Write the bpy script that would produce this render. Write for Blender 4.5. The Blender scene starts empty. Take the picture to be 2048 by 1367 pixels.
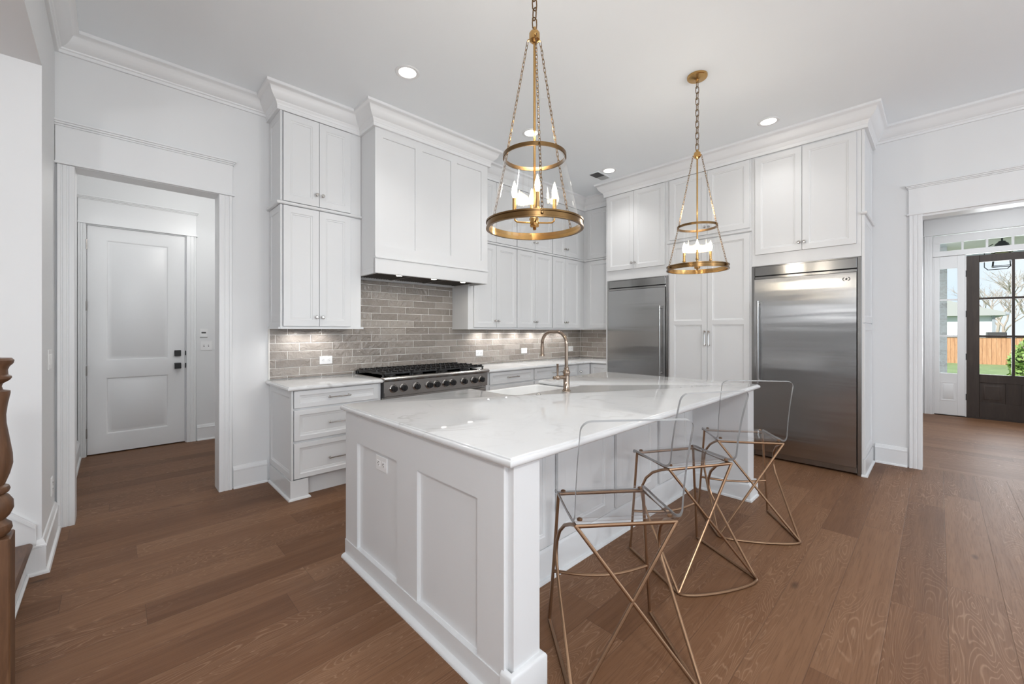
import bpy, bmesh, math, random
from mathutils import Vector, Matrix
random.seed(7)
C = bpy.context.scene.collection
sc = bpy.context.scene
PI = math.pi

# ------------------------------------------------------------------ camera, world, sun, big lights, exposure
YAW = math.radians(45.96)
cam = bpy.data.cameras.new('camera')
cam.sensor_width = 36.0
cam.lens = 824.8 / 2048 * 36.0
cam.shift_y = -(683.5 - 660.7) / 2048
cam.clip_start = 0.05; cam.clip_end = 400
camo = bpy.data.objects.new('camera', cam); C.objects.link(camo)
camo.location = (0, 0, 1.36)
camo.rotation_euler = (PI / 2, 0, YAW - PI / 2)
sc.camera = camo
sc.view_settings.view_transform = 'Standard'
sc.view_settings.look = 'None'
sc.view_settings.gamma = 1.0
sc.view_settings.use_curve_mapping = False
sc.view_settings.exposure = 0.40
sc.cycles.use_denoising = True
sc.cycles.max_bounces = 10
sc.cycles.diffuse_bounces = 5
sc.cycles.glossy_bounces = 5
sc.cycles.transparent_max_bounces = 24
sc.cycles.caustics_reflective = False
sc.cycles.caustics_refractive = False
sc.cycles.sample_clamp_indirect = 6.0

w = bpy.data.worlds.new('sky'); sc.world = w
w.use_nodes = True
wn = w.node_tree.nodes; wl = w.node_tree.links
wn.clear()
wo = wn.new('ShaderNodeOutputWorld'); bg = wn.new('ShaderNodeBackground')
tc = wn.new('ShaderNodeTexCoord'); no = wn.new('ShaderNodeTexNoise'); rp = wn.new('ShaderNodeValToRGB')
no.inputs['Scale'].default_value = 3.5; no.inputs['Detail'].default_value = 6
wl.new(tc.outputs['Generated'], no.inputs['Vector'])
rp.color_ramp.elements[0].position = 0.42; rp.color_ramp.elements[0].color = (0.56, 0.74, 0.92, 1)
rp.color_ramp.elements[1].position = 0.66; rp.color_ramp.elements[1].color = (0.80, 0.86, 0.90, 1)
wl.new(no.outputs['Fac'], rp.inputs['Fac']); wl.new(rp.outputs['Color'], bg.inputs['Color'])
bg.inputs['Strength'].default_value = 0.9
wl.new(bg.outputs['Background'], wo.inputs['Surface'])

def lamp(name, kind, loc, energy, color=(1, 1, 1), rot=(0, 0, 0), **kw):
    l = bpy.data.lights.new(name, kind); l.energy = energy; l.color = color
    for k, v in kw.items(): setattr(l, k, v)
    o = bpy.data.objects.new(name, l); C.objects.link(o)
    o.location = loc; o.rotation_euler = rot
    return o

def aim(v):                                   # euler that points a lamp's -Z along v
    return Vector(v).to_track_quat('-Z', 'Y').to_euler()

lamp('sun', 'SUN', (0, 0, 30), 5.0, (1.0, 0.96, 0.90), aim((0.62, -0.35, -0.70)), angle=0.02)
# daylight entering by the living room windows behind the camera (rear wall)
for x in (-3.4, -0.6, 2.2, 5.0):
    lamp('daylight_rear', 'AREA', (x, -5.55, 1.75), 25, (0.86, 0.93, 1.0), aim((0, 1, 0)), shape='RECTANGLE', size=2.0, size_y=2.6)
# daylight that comes with the glazed entry
lamp('daylight_entry', 'AREA', (9.95, -0.75, 1.6), 35, (0.92, 0.96, 1.0), aim((-1, 0, 0)), shape='RECTANGLE', size=1.0, size_y=1.8)
lamp('entry_fill', 'AREA', (7.7, -0.9, 3.40), 36, (.97, .985, 1), (0, 0, 0), shape='DISK', size=.5)  # added fill light under the entry ceiling, without a fixture
# added unseen fill lights that lift the ceiling, walls, hall and stair side
for p, e in (((2.6, -2.6, 2.0), 70), ((-2.2, -2.4, 2.0), 80), ((-.25, -.76, 2.2), 72), ((.80, 5.2, 2.7), 15), ((-1.8, 1.5, 1.7), 16)):
    lamp('fill_lamp', 'POINT', p, e, (1, .985, .96) if p[1] > 4 else (.97, .985, 1), shadow_soft_size=.14)

# ------------------------------------------------------------------ mesh helpers
def V(*a): return Vector(a)

class MB:
    def __init__(s): s.v = []; s.f = []; s.m = []; s.mi = 0
    def face(s, idx): s.f.append(tuple(idx)); s.m.append(s.mi)
    def poly(s, pts):
        b = len(s.v); s.v += [tuple(p) for p in pts]; s.face(range(b, b + len(pts))); return s
    def box(s, x0, x1, y0, y1, z0, z1, b=0.0):
        if x1 < x0: x0, x1 = x1, x0
        if y1 < y0: y0, y1 = y1, y0
        if z1 < z0: z0, z1 = z1, z0
        n = len(s.v)
        b = min(b, (x1 - x0) * .45, (y1 - y0) * .45, (z1 - z0) * .45)
        if b <= 0:
            s.v += [(x, y, z) for z in (z0, z1) for y in (y0, y1) for x in (x0, x1)]
            for q in ((0, 2, 3, 1), (4, 5, 7, 6), (0, 1, 5, 4), (2, 6, 7, 3), (0, 4, 6, 2), (1, 3, 7, 5)): s.face(n + i for i in q)
            return s
        X = (x0, x1); Y = (y0, y1); Z = (z0, z1)
        ix = {}
        for i in (0, 1):
            for j in (0, 1):
                for k in (0, 1):
                    dx = b if i == 0 else -b; dy = b if j == 0 else -b; dz = b if k == 0 else -b
                    ix[i, j, k, 0] = len(s.v); s.v.append((X[i], Y[j] + dy, Z[k] + dz))
                    ix[i, j, k, 1] = len(s.v); s.v.append((X[i] + dx, Y[j], Z[k] + dz))
                    ix[i, j, k, 2] = len(s.v); s.v.append((X[i] + dx, Y[j] + dy, Z[k]))
        for i in (0, 1): s.face([ix[i, 0, 0, 0], ix[i, 1, 0, 0], ix[i, 1, 1, 0], ix[i, 0, 1, 0]])
        for j in (0, 1): s.face([ix[0, j, 0, 1], ix[1, j, 0, 1], ix[1, j, 1, 1], ix[0, j, 1, 1]])
        for k in (0, 1): s.face([ix[0, 0, k, 2], ix[1, 0, k, 2], ix[1, 1, k, 2], ix[0, 1, k, 2]])
        for i in (0, 1):
            for j in (0, 1): s.face([ix[i, j, 0, 0], ix[i, j, 1, 0], ix[i, j, 1, 1], ix[i, j, 0, 1]])
            for k in (0, 1): s.face([ix[i, 0, k, 0], ix[i, 1, k, 0], ix[i, 1, k, 2], ix[i, 0, k, 2]])
        for j in (0, 1):
            for k in (0, 1): s.face([ix[0, j, k, 1], ix[1, j, k, 1], ix[1, j, k, 2], ix[0, j, k, 2]])
        for i in (0, 1):
            for j in (0, 1):
                for k in (0, 1): s.face([ix[i, j, k, 0], ix[i, j, k, 1], ix[i, j, k, 2]])
        return s
    def rings(s, R, close=True, cap0=True, cap1=True):
        b = len(s.v); n = len(R[0])
        for r in R: s.v += [tuple(p) for p in r]
        for i in range(len(R) - 1):
            for j in range(n if close else n - 1):
                k = (j + 1) % n
                s.face((b + i * n + j, b + i * n + k, b + (i + 1) * n + k, b + (i + 1) * n + j))
        if cap0: s.face(range(b, b + n))
        if cap1: s.face(range(b + (len(R) - 1) * n, b + len(R) * n))
        return s
    def tube(s, pts, r, n=10, closed=False, cap=True):
        pts = [Vector(p) for p in pts]; N = len(pts)
        rad = r if isinstance(r, (list, tuple)) else [r] * N
        tang = []
        for i in range(N):
            if closed: t = pts[(i + 1) % N] - pts[i - 1]
            elif i == 0: t = pts[1] - pts[0]
            elif i == N - 1: t = pts[-1] - pts[-2]
            else: t = (pts[i] - pts[i - 1]).normalized() + (pts[i + 1] - pts[i]).normalized()
            tang.append(t.normalized())
        t0 = tang[0]; a = V(0, 0, 1) if abs(t0.z) < .9 else V(1, 0, 0)
        u = t0.cross(a).normalized()
        R = []
        for i in range(N):
            t = tang[i]; u = (u - t * u.dot(t)).normalized(); vv = t.cross(u)
            R.append([pts[i] + (u * math.cos(2 * PI * k / n) + vv * math.sin(2 * PI * k / n)) * rad[i] for k in range(n)])
        if closed: R.append(R[0]); cap = False
        return s.rings(R, True, cap, cap)
    def lathe(s, prof, o=(0, 0, 0), ax=(0, 0, 1), n=28, cap=True):
        o = Vector(o); ax = Vector(ax).normalized()
        a = V(0, 0, 1) if abs(ax.z) < .9 else V(1, 0, 0)
        u = ax.cross(a).normalized(); vv = ax.cross(u)
        R = [[o + ax * z + (u * math.cos(2 * PI * k / n) + vv * math.sin(2 * PI * k / n)) * r for k in range(n)] for r, z in prof]
        return s.rings(R, True, cap, cap)
    def prism(s, poly, ax, c0, c1):
        def P(a, b, c): return {'X': (c, a, b), 'Y': (a, c, b), 'Z': (a, b, c)}[ax]
        return s.rings([[P(a, b, c0) for a, b in poly], [P(a, b, c1) for a, b in poly]])
    def sweep(s, prof, path, side=1):
        """prof (offset, z) swept along a plan path; offset goes to the left of the path when side=1"""
        P = [Vector((p[0], p[1])) for p in path]; N = len(P)
        nr = []
        for i in range(N - 1):
            d = (P[i + 1] - P[i]).normalized(); nr.append(Vector((-d.y, d.x)) * side)
        R = []
        for i in range(N):
            if i == 0: m = nr[0]
            elif i == N - 1: m = nr[-1]
            else: m = (nr[i - 1] + nr[i]) / (1 + nr[i - 1].dot(nr[i]))
            R.append([(P[i].x + m.x * o, P[i].y + m.y * o, z) for o, z in prof])
        return s.rings(R)
    def panel(s, o, u, n, w_, h_, t, wins, bead):
        """slab of thickness t standing on plane o with recessed windows (u0,v0,u1,v1); bead = (inset, depth) list"""
        o = Vector(o); u = Vector(u); n = Vector(n); z = V(0, 0, 1); e = .0015
        def P(a, b, d): return tuple(o + u * a + z * b + n * d)
        b = len(s.v)
        for ins, d in ((0, 0), (0, t - e), (e, t)):
            s.v += [P(ins, ins if d else 0, d), P(w_ - ins, ins if d else 0, d), P(w_ - ins, h_ - (ins if d else 0), d), P(ins, h_ - (ins if d else 0), d)]
        for i in range(2):
            for j in range(4):
                k = (j + 1) % 4; s.face((b + i * 4 + j, b + i * 4 + k, b + i * 4 + 4 + k, b + i * 4 + 4 + j))
        us = sorted({e, w_ - e} | {q for W in wins for q in (W[0], W[2])}); vs = sorted({e, h_ - e} | {q for W in wins for q in (W[1], W[3])})
        for i in range(len(us) - 1):
            for j in range(len(vs) - 1):
                cu = (us[i] + us[i + 1]) / 2; cv = (vs[j] + vs[j + 1]) / 2
                if any(W[0] < cu < W[2] and W[1] < cv < W[3] for W in wins): continue
                s.poly([P(us[i], vs[j], t), P(us[i + 1], vs[j], t), P(us[i + 1], vs[j + 1], t), P(us[i], vs[j + 1], t)])
        for W in wins:
            R = []
            for ins, d in [(0, 0)] + list(bead):
                R.append([P(W[0] + ins, W[1] + ins, t + d), P(W[2] - ins, W[1] + ins, t + d), P(W[2] - ins, W[3] - ins, t + d), P(W[0] + ins, W[3] - ins, t + d)])
            s.rings(R, True, False, True)
        return s
    def build(s, name, mat, parent=None, origin=None, ang=0.6):
        me = bpy.data.meshes.new(name)
        off = V(0, 0, 0)
        if parent is not None:
            q = parent
            while q: off += q.location; q = q.parent
        elif origin is not None: off = Vector(origin)
        else:
            xs = [p[0] for p in s.v]; ys = [p[1] for p in s.v]; zs = [p[2] for p in s.v]
            off = V((min(xs) + max(xs)) / 2, (min(ys) + max(ys)) / 2, min(zs))
        me.from_pydata([(p[0] - off.x, p[1] - off.y, p[2] - off.z) for p in s.v], [], s.f)
        for m in (mat if isinstance(mat, (list, tuple)) else [mat]): me.materials.append(m)
        for p, i in zip(me.polygons, s.m): p.material_index = i
        bm = bmesh.new(); bm.from_mesh(me)
        bmesh.ops.remove_doubles(bm, verts=bm.verts, dist=1e-6)
        bmesh.ops.recalc_face_normals(bm, faces=bm.faces)
        for f in bm.faces: f.smooth = True
        for e in bm.edges:
            if len(e.link_faces) != 2 or e.calc_face_angle(9) > ang: e.smooth = False
        bm.to_mesh(me); bm.free()
        o = bpy.data.objects.new(name, me); C.objects.link(o)
        if parent is not None: o.parent = parent
        else: o.location = off
        return o

def thing(name, label, cat, loc=(0, 0, 0), group=None):
    o = bpy.data.objects.new(name, None); C.objects.link(o); o.location = loc
    o.empty_display_size = .1
    o['label'] = label; o['category'] = cat
    if group: o['group'] = group
    return o
def tag(o, label, cat, group=None, kind=None):
    o['label'] = label; o['category'] = cat
    if group: o['group'] = group
    if kind: o['kind'] = kind
    return o
def struct(o, label=None, cat=None):
    o['kind'] = 'structure'
    if label: o['label'] = label; o['category'] = cat
    return o
def copy_tree(o, parent=None):
    c = o.copy(); C.objects.link(c)
    if parent is not None: c.parent = parent
    for ch in list(o.children): copy_tree(ch, c)
    return c

# ------------------------------------------------------------------ materials
class NT:
    def __init__(s, name):
        s.mat = bpy.data.materials.new(name); s.mat.use_nodes = True
        s.t = s.mat.node_tree; s.t.nodes.clear()
        s.out = s.t.nodes.new('ShaderNodeOutputMaterial')
    def n(s, k, **kw):
        nd = s.t.nodes.new(k)
        for a, b in kw.items(): setattr(nd, a, b)
        return nd
    def put(s, sock, val):
        if isinstance(val, bpy.types.NodeSocket): s.t.links.new(val, sock)
        elif val is not None: sock.default_value = val
    def math(s, op, a, b=None, c=None):
        nd = s.n('ShaderNodeMath', operation=op)
        s.put(nd.inputs[0], a); s.put(nd.inputs[1], b)
        if c is not None: s.put(nd.inputs[2], c)
        return nd.outputs[0]
    def comb(s, x, y, z):
        nd = s.n('ShaderNodeCombineXYZ'); s.put(nd.inputs[0], x); s.put(nd.inputs[1], y); s.put(nd.inputs[2], z); return nd.outputs[0]
    def noise(s, vec, scale, detail=3, rough=.5, dist=0):
        nd = s.n('ShaderNodeTexNoise'); s.put(nd.inputs['Vector'], vec)
        nd.inputs['Scale'].default_value = scale; nd.inputs['Detail'].default_value = detail
        nd.inputs['Roughness'].default_value = rough; nd.inputs['Distortion'].default_value = dist
        return nd.outputs['Fac']
    def ramp(s, fac, stops):
        nd = s.n('ShaderNodeValToRGB'); s.put(nd.inputs[0], fac); el = nd.color_ramp.elements
        while len(el) < len(stops): el.new(.5)
        for e, (p, c) in zip(el, stops): e.position = p; e.color = c if len(c) == 4 else (*c, 1)
        return nd.outputs[0]
    def mix(s, fac, a, b):
        nd = s.n('ShaderNodeMix', data_type='RGBA'); s.put(nd.inputs['Factor'], fac)
        for k, v in ((6, a), (7, b)):
            if isinstance(v, tuple): v = v if len(v) == 4 else (*v, 1)
            s.put(nd.inputs[k], v)
        return nd.outputs[2]
    def bump(s, h_, strength=.2, dist=.01):
        nd = s.n('ShaderNodeBump'); s.put(nd.inputs['Height'], h_)
        nd.inputs['Strength'].default_value = strength; nd.inputs['Distance'].default_value = dist
        return nd.outputs[0]
    def bsdf(s, **kw):
        nd = s.n('ShaderNodeBsdfPrincipled')
        for k, v in kw.items():
            if isinstance(v, tuple) and len(v) == 3 and 'olor' in k: v = (*v, 1)
            s.put(nd.inputs[k.replace('_', ' ')], v)
        s.t.links.new(nd.outputs[0], s.out.inputs[0]); return nd
    def obj(s): return s.n('ShaderNodeTexCoord').outputs['Object']
    def pos(s): return s.n('ShaderNodeNewGeometry').outputs['Position']

def plain(name, col, rough=.5, metal=0, **kw):
    t = NT(name); t.bsdf(Base_Color=col, Roughness=rough, Metallic=metal, **kw); return t.mat

def paint(name, col, rough, amp=.012):
    t = NT(name); f = t.noise(t.pos(), 2.3, 3)
    c = t.mix(f, tuple(x * (1 - amp) for x in col), tuple(min(1, x * (1 + amp)) for x in col))
    b = t.noise(t.pos(), 190, 2)
    t.bsdf(Base_Color=c, Roughness=rough, Normal=t.bump(b, .03, .002)); return t.mat

M = {}
M['wall'] = paint('wall_paint', (.755, .762, .768), .55)
M['ceil'] = paint('ceiling_paint', (.875, .91, .935), .7)
M['trim'] = paint('trim_paint', (.79, .797, .805), .35)
M['cab'] = paint('cabinet_paint', (.73, .738, .746), .33)
M['dark_gap'] = plain('shadow_gap_dark', (.05, .05, .05), .6)
M['black'] = plain('black_metal', (.012, .012, .013), .35)
M['iron'] = plain('cast_iron', (.015, .015, .016), .38)
M['plastic'] = plain('white_plastic', (.85, .85, .85), .3)
M['slot'] = plain('dark_slot', (.06, .06, .06), .5)
M['sink'] = plain('fireclay', (.82, .82, .81), .12)
M['ground_wood'] = None

def planks(name, swap=False, W=.198, y0=.365, base=((.112, .049, .022), (.170, .081, .039), (.228, .119, .063))):
    t = NT(name)
    sp = t.n('ShaderNodeSeparateXYZ'); t.put(sp.inputs[0], t.pos())
    u, v = (sp.outputs[1], sp.outputs[0]) if swap else (sp.outputs[0], sp.outputs[1])
    vs = t.math('DIVIDE', t.math('SUBTRACT', v, y0), W)
    row = t.math('FLOOR', vs); fv = t.math('FRACT', vs)
    wn1 = t.n('ShaderNodeTexWhiteNoise', noise_dimensions='1D'); t.put(wn1.inputs['W'], row)
    L = 1.75
    us = t.math('DIVIDE', t.math('ADD', u, t.math('MULTIPLY', wn1.outputs['Value'], 9.0)), L)
    col = t.math('FLOOR', us); fu = t.math('FRACT', us)
    wn2 = t.n('ShaderNodeTexWhiteNoise', noise_dimensions='2D'); t.put(wn2.inputs['Vector'], t.comb(row, col, 0.0))
    rnd = wn2.outputs['Value']
    shift = t.math('MULTIPLY', rnd, 60.0)
    gv = t.comb(t.math('ADD', t.math('MULTIPLY', u, 1.0), shift), t.math('MULTIPLY', v, 16.0), shift)
    g1 = t.noise(gv, 1.6, 5, .6, .4)
    gf = t.comb(t.math('ADD', t.math('MULTIPLY', u, 3.0), shift), t.math('MULTIPLY', v, 110.0), shift)
    g2 = t.noise(gf, 2.0, 3, .6)
    ct = t.comb(t.math('ADD', t.math('MULTIPLY', u, .9), shift), t.math('MULTIPLY', v, 5.5), shift)
    n3 = t.noise(ct, 1.3, 2, .45, .5)
    lines = t.math('ABSOLUTE', t.math('SUBTRACT', t.math('FRACT', t.math('MULTIPLY', n3, 40.0)), .5))
    lines = t.ramp(lines, [(0.0, (1, 1, 1)), (.16, (0, 0, 0))])
    has = t.ramp(t.noise(t.comb(t.math('MULTIPLY', u, .5), t.math('MULTIPLY', v, 2.0), shift), 1.5, 1), [(.40, (0, 0, 0)), (.56, (1, 1, 1))])
    lines = t.math('MULTIPLY', lines, has)
    tone = t.math('ADD', t.math('MULTIPLY', rnd, .36), t.math('ADD', .09, t.math('MULTIPLY', g1, .56)))
    c = t.ramp(tone, [(.22, base[0]), (.5, base[1]), (.86, base[2])])
    c = t.mix(t.math('MULTIPLY', lines, .55), c, (.36, .225, .145))
    c = t.mix(t.math('MULTIPLY', t.ramp(g2, [(.50, (0, 0, 0)), (.70, (1, 1, 1))]), .42), c, (.09, .042, .020))
    vo = t.n('ShaderNodeTexVoronoi'); t.put(vo.inputs['Vector'], t.comb(t.math('MULTIPLY', u, .9), t.math('MULTIPLY', v, 2.4), shift)); vo.inputs['Scale'].default_value = 1.7
    kn = t.ramp(vo.outputs['Distance'], [(.02, (1, 1, 1)), (.085, (0, 0, 0))])
    c = t.mix(t.math('MULTIPLY', kn, .75), c, (.045, .022, .012))
    ev = t.math('MINIMUM', fv, t.math('SUBTRACT', 1.0, fv)); eu = t.math('MINIMUM', fu, t.math('SUBTRACT', 1.0, fu))
    edge = t.math('MINIMUM', t.math('MULTIPLY', ev, W), t.math('MULTIPLY', eu, L))
    em = t.ramp(t.math('MULTIPLY', edge, 100.0), [(.06, (1, 1, 1)), (.20, (0, 0, 0))])
    c = t.mix(t.math('MULTIPLY', em, .55), c, (.075, .038, .02))
    rough = t.math('ADD', .40, t.math('MULTIPLY', g2, .16))
    hgt = t.math('ADD', t.math('MULTIPLY', em, -1.0), t.math('MULTIPLY', g2, .25))
    t.bsdf(Base_Color=c, Roughness=rough, Specular_IOR_Level=.22, Normal=t.bump(hgt, .25, .002))
    return t.mat
M['floor'] = planks('oak_planks')
M['foyer'] = planks('oak_planks_foyer', True)

def wood(name, ramp, sx=1, sy=1, sz=.12, scale=14, rough=.4):
    t = NT(name); sp = t.n('ShaderNodeSeparateXYZ'); t.put(sp.inputs[0], t.obj())
    vec = t.comb(t.math('MULTIPLY', sp.outputs[0], sx), t.math('MULTIPLY', sp.outputs[1], sy), t.math('MULTIPLY', sp.outputs[2], sz))
    g = t.noise(vec, scale, 5, .6, 1.2); g2 = t.noise(vec, scale * 7, 2, .6)
    c = t.ramp(t.math('ADD', t.math('MULTIPLY', g, .75), t.math('MULTIPLY', g2, .25)), ramp)
    t.bsdf(Base_Color=c, Roughness=rough, Normal=t.bump(g2, .12, .002)); return t.mat
OAK = [(.28, (.055, .025, .012)), (.5, (.115, .054, .026)), (.72, (.19, .098, .050))]
M['newel'] = wood('stained_oak_post', OAK)
M['tread'] = wood('stained_oak_tread', OAK, sx=1, sy=.12, sz=1)
M['doorwood'] = wood('dark_door_wood', [(.3, (.020, .013, .010)), (.55, (.040, .027, .021)), (.75, (.065, .046, .037))], scale=9, rough=.45)
M['fence'] = wood('cedar_boards', [(.3, (.36, .17, .085)), (.5, (.52, .28, .15)), (.75, (.66, .40, .24))], sx=1, sy=6, sz=.5, scale=3, rough=.8)

def quartz():
    t = NT('white_quartz')
    p = t.pos()
    d = t.noise(p, 1.1, 4, .55, 1.4)
    v1 = t.math('ABSOLUTE', t.math('SUBTRACT', d, .5))
    v1 = t.ramp(v1, [(0.0, (1, 1, 1)), (.018, (0, 0, 0))])
    k = t.ramp(t.noise(p, 1.7, 2), [(.48, (0, 0, 0)), (.68, (1, 1, 1))])
    d2 = t.noise(p, 2.6, 4, .6, 1.0)
    v2 = t.ramp(t.math('ABSOLUTE', t.math('SUBTRACT', d2, .47)), [(0.0, (1, 1, 1)), (.02, (0, 0, 0))])
    c = t.mix(t.noise(p, 3.0, 3), (.68, .685, .69), (.74, .745, .75))
    c = t.mix(t.math('MULTIPLY', t.math('MULTIPLY', v1, k), .55), c, (.42, .40, .39))
    c = t.mix(t.math('MULTIPLY', v2, .10), c, (.5, .49, .48))
    t.bsdf(Base_Color=c, Roughness=.05); return t.mat
M['quartz'] = quartz()

def steel(name, col=(.41, .41, .41), rough=.24, ani=.75, axis=(0, 1, 0), stretch=(60, 1, 60), wav=None):
    t = NT(name)
    sp = t.n('ShaderNodeSeparateXYZ'); t.put(sp.inputs[0], t.obj())
    vec = t.comb(*[t.math('MULTIPLY', sp.outputs[i], float(stretch[i])) for i in range(3)])
    g = t.noise(vec, 3, 4, .6)
    b = t.bsdf(Base_Color=t.mix(g, tuple(c * .92 for c in col), tuple(c * 1.06 for c in col)), Metallic=1.0, Roughness=t.math('ADD', rough - .03, t.math('MULTIPLY', g, .06)), Anisotropic=ani)
    if wav:
        wv = t.comb(0.0, t.math('MULTIPLY', sp.outputs[1], .22), t.math('MULTIPLY', sp.outputs[2], 3.2))
        t.put(b.inputs['Normal'], t.bump(t.noise(wv, 1.6, 2.5, .5), wav, .05))
    tg = t.comb(*[float(a) for a in axis])
    t.put(b.inputs['Tangent'], tg)
    return t.mat
M['steel'] = steel('brushed_steel', rough=.21, ani=.93, axis=(0, 1, 0), wav=.07)
M['steel_trim'] = steel('brushed_steel_trim', (.34, .335, .33), .22, .85, (0, 0, 1), (60, 60, 1))
M['steel_range'] = steel('range_steel', (.50, .485, .47), .25, .6, (0, 0, 1), (1, 60, 60))
M['chrome'] = plain('polished_nickel', (.62, .60, .575), .10, 1)
M['faucet'] = plain('polished_nickel_warm', (.36, .28, .22), .08, 1)
M['brass'] = plain('aged_brass', (.56, .34, .13), .24, 1)
M['brass_dark'] = plain('dark_brass', (.20, .118, .05), .28, 1)
M['bronze'] = plain('champagne_bronze_frame', (.31, .19, .115), .30, .9)
M['handle'] = plain('satin_steel_handle', (.36, .355, .35), .22, 1)
M['hinge'] = plain('satin_nickel_hinge', (.42, .40, .38), .35, 1)

def thin(name, tint=(1, 1, 1), f0=.04, gain=1.0):
    """thin clear sheet: mostly transparent, Schlick reflection from either side"""
    t = NT(name)
    tr = t.n('ShaderNodeBsdfTransparent'); tr.inputs[0].default_value = (*tint, 1)
    gl = t.n('ShaderNodeBsdfGlossy'); gl.inputs['Roughness'].default_value = .01; gl.inputs[0].default_value = (1, 1, 1, 1)
    ge = t.n('ShaderNodeNewGeometry'); dp = t.n('ShaderNodeVectorMath', operation='DOT_PRODUCT')
    t.put(dp.inputs[0], ge.outputs['Normal']); t.put(dp.inputs[1], ge.outputs['Incoming'])
    q = t.math('POWER', t.math('SUBTRACT', 1.0, t.math('ABSOLUTE', dp.outputs['Value'])), 5.0)
    fr = t.math('MULTIPLY', t.math('ADD', f0, t.math('MULTIPLY', q, 1 - f0)), gain)
    mx = t.n('ShaderNodeMixShader'); t.put(mx.inputs[0], t.math('MINIMUM', fr, .9))
    t.t.links.new(tr.outputs[0], mx.inputs[1]); t.t.links.new(gl.outputs[0], mx.inputs[2])
    t.t.links.new(mx.outputs[0], t.out.inputs[0]); return t.mat
M['glass'] = thin('window_glass', (.985, .99, .99), .03, .35)
M['shade_glass'] = thin('clear_shade_glass', (.98, .98, .975), .03)
M['acrylic'] = thin('clear_acrylic', (.975, .978, .98), .035, .8)
def acr_edge():
    t = NT('acrylic_edge'); t.bsdf(Base_Color=(.40, .41, .42), Roughness=.22, Specular_IOR_Level=.35, Transmission_Weight=.2, IOR=1.45); return t.mat
M['acrylic_edge'] = acr_edge()

def emit(name, col, s_):
    t = NT(name); e = t.n('ShaderNodeEmission'); e.inputs[0].default_value = (*col, 1); e.inputs[1].default_value = s_
    t.t.links.new(e.outputs[0], t.out.inputs[0]); return t.mat
M['can_glow'] = emit('lit_lamp_lens', (1, .93, .82), 9)
M['bulb'] = emit('lit_candle_bulb', (1, .84, .60), 26)
M['hood_glow'] = emit('lit_hood_lamp', (1, .95, .86), 6)

def tile_mat():
    t = NT('glazed_taupe_tile')
    inf = t.n('ShaderNodeTexWhiteNoise', noise_dimensions='3D')
    g = t.n('ShaderNodeAttribute', attribute_name='tile_id')
    t.put(inf.inputs['Vector'], g.outputs['Vector'])
    f = t.math('ADD', t.math('MULTIPLY', inf.outputs['Value'], .6), t.math('MULTIPLY', t.noise(t.pos(), 9, 4, .6), .5))
    c = t.ramp(f, [(.2, (.235, .205, .180)), (.55, (.30, .265, .235)), (.9, (.37, .335, .30))])
    b = t.noise(t.pos(), 17, 3, .55, .6)
    t.bsdf(Base_Color=c, Roughness=.06, Normal=t.bump(b, .8, .02)); return t.mat
M['tile'] = tile_mat()
M['grout'] = plain('white_grout', (.78, .76, .73), .8)
M['grass'] = None
def grass():
    t = NT('lawn_grass'); c = t.ramp(t.noise(t.pos(), 2.2, 6, .7), [(.3, (.13, .19, .08)), (.6, (.20, .27, .12)), (.8, (.29, .34, .19))])
    t.bsdf(Base_Color=c, Roughness=.9); return t.mat
M['grass'] = grass()
M['bark'] = plain('bare_bark', (.42, .36, .31), .9)
M['leaf'] = plain('shrub_leaf', (.22, .34, .09), .6)
M['mulch'] = plain('mulch', (.28, .15, .09), .95)
M['siding'] = plain('pale_siding', (.70, .73, .76), .7)
M['roof'] = plain('grey_shingles', (.42, .43, .42), .9)
M['gutter'] = plain('grey_gutter', (.35, .38, .42), .5)
def wbrick():
    t = NT('whitewashed_brick'); b = t.n('ShaderNodeTexBrick'); t.put(b.inputs['Vector'], t.n('ShaderNodeMapping').outputs[0])
    mp = [n for n in t.t.nodes if n.type == 'MAPPING'][0]; mp.inputs['Rotation'].default_value = (PI / 2, 0, PI / 2); t.put(mp.inputs[0], t.pos())
    b.inputs['Scale'].default_value = 4.5; b.inputs['Color1'].default_value = (.80, .78, .75, 1); b.inputs['Color2'].default_value = (.62, .58, .55, 1); b.inputs['Mortar'].default_value = (.82, .81, .79, 1)
    n = t.noise(t.pos(), 22, 4, .7)
    t.bsdf(Base_Color=t.mix(t.ramp(n, [(.45, (0, 0, 0)), (.6, (1, 1, 1))]), b.outputs[0], (.80, .79, .77)), Roughness=.9); return t.mat
M['wbrick'] = wbrick()
M['rubber'] = plain('dark_filter', (.10, .085, .075), .3, .8)

# ------------------------------------------------------------------ plan dimensions
H = 3.423
W = 4.228; L = -.289; F = 5.697            # range wall, left wall, refrigerator wall
CX0, CX1 = 1.02, 1.733                     # tall wall cabinet left of the hood
HX1 = 3.099; HY = 3.606                    # hood
U = 3.905                                  # face of wall cabinets
UX = 5.365                                 # face of the wall cabinets on the refrigerator wall
T = 5.025                                  # face of the tall units
TY0, TY1 = .477, 3.276
OX0, OX1 = -.193, .6395                    # cased opening to the hall
OT = 2.508
nF = (-1, 0, 0); uF = (0, -1, 0)           # facing -X
nW = (0, -1, 0); uW = (1, 0, 0)            # facing -Y

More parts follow.
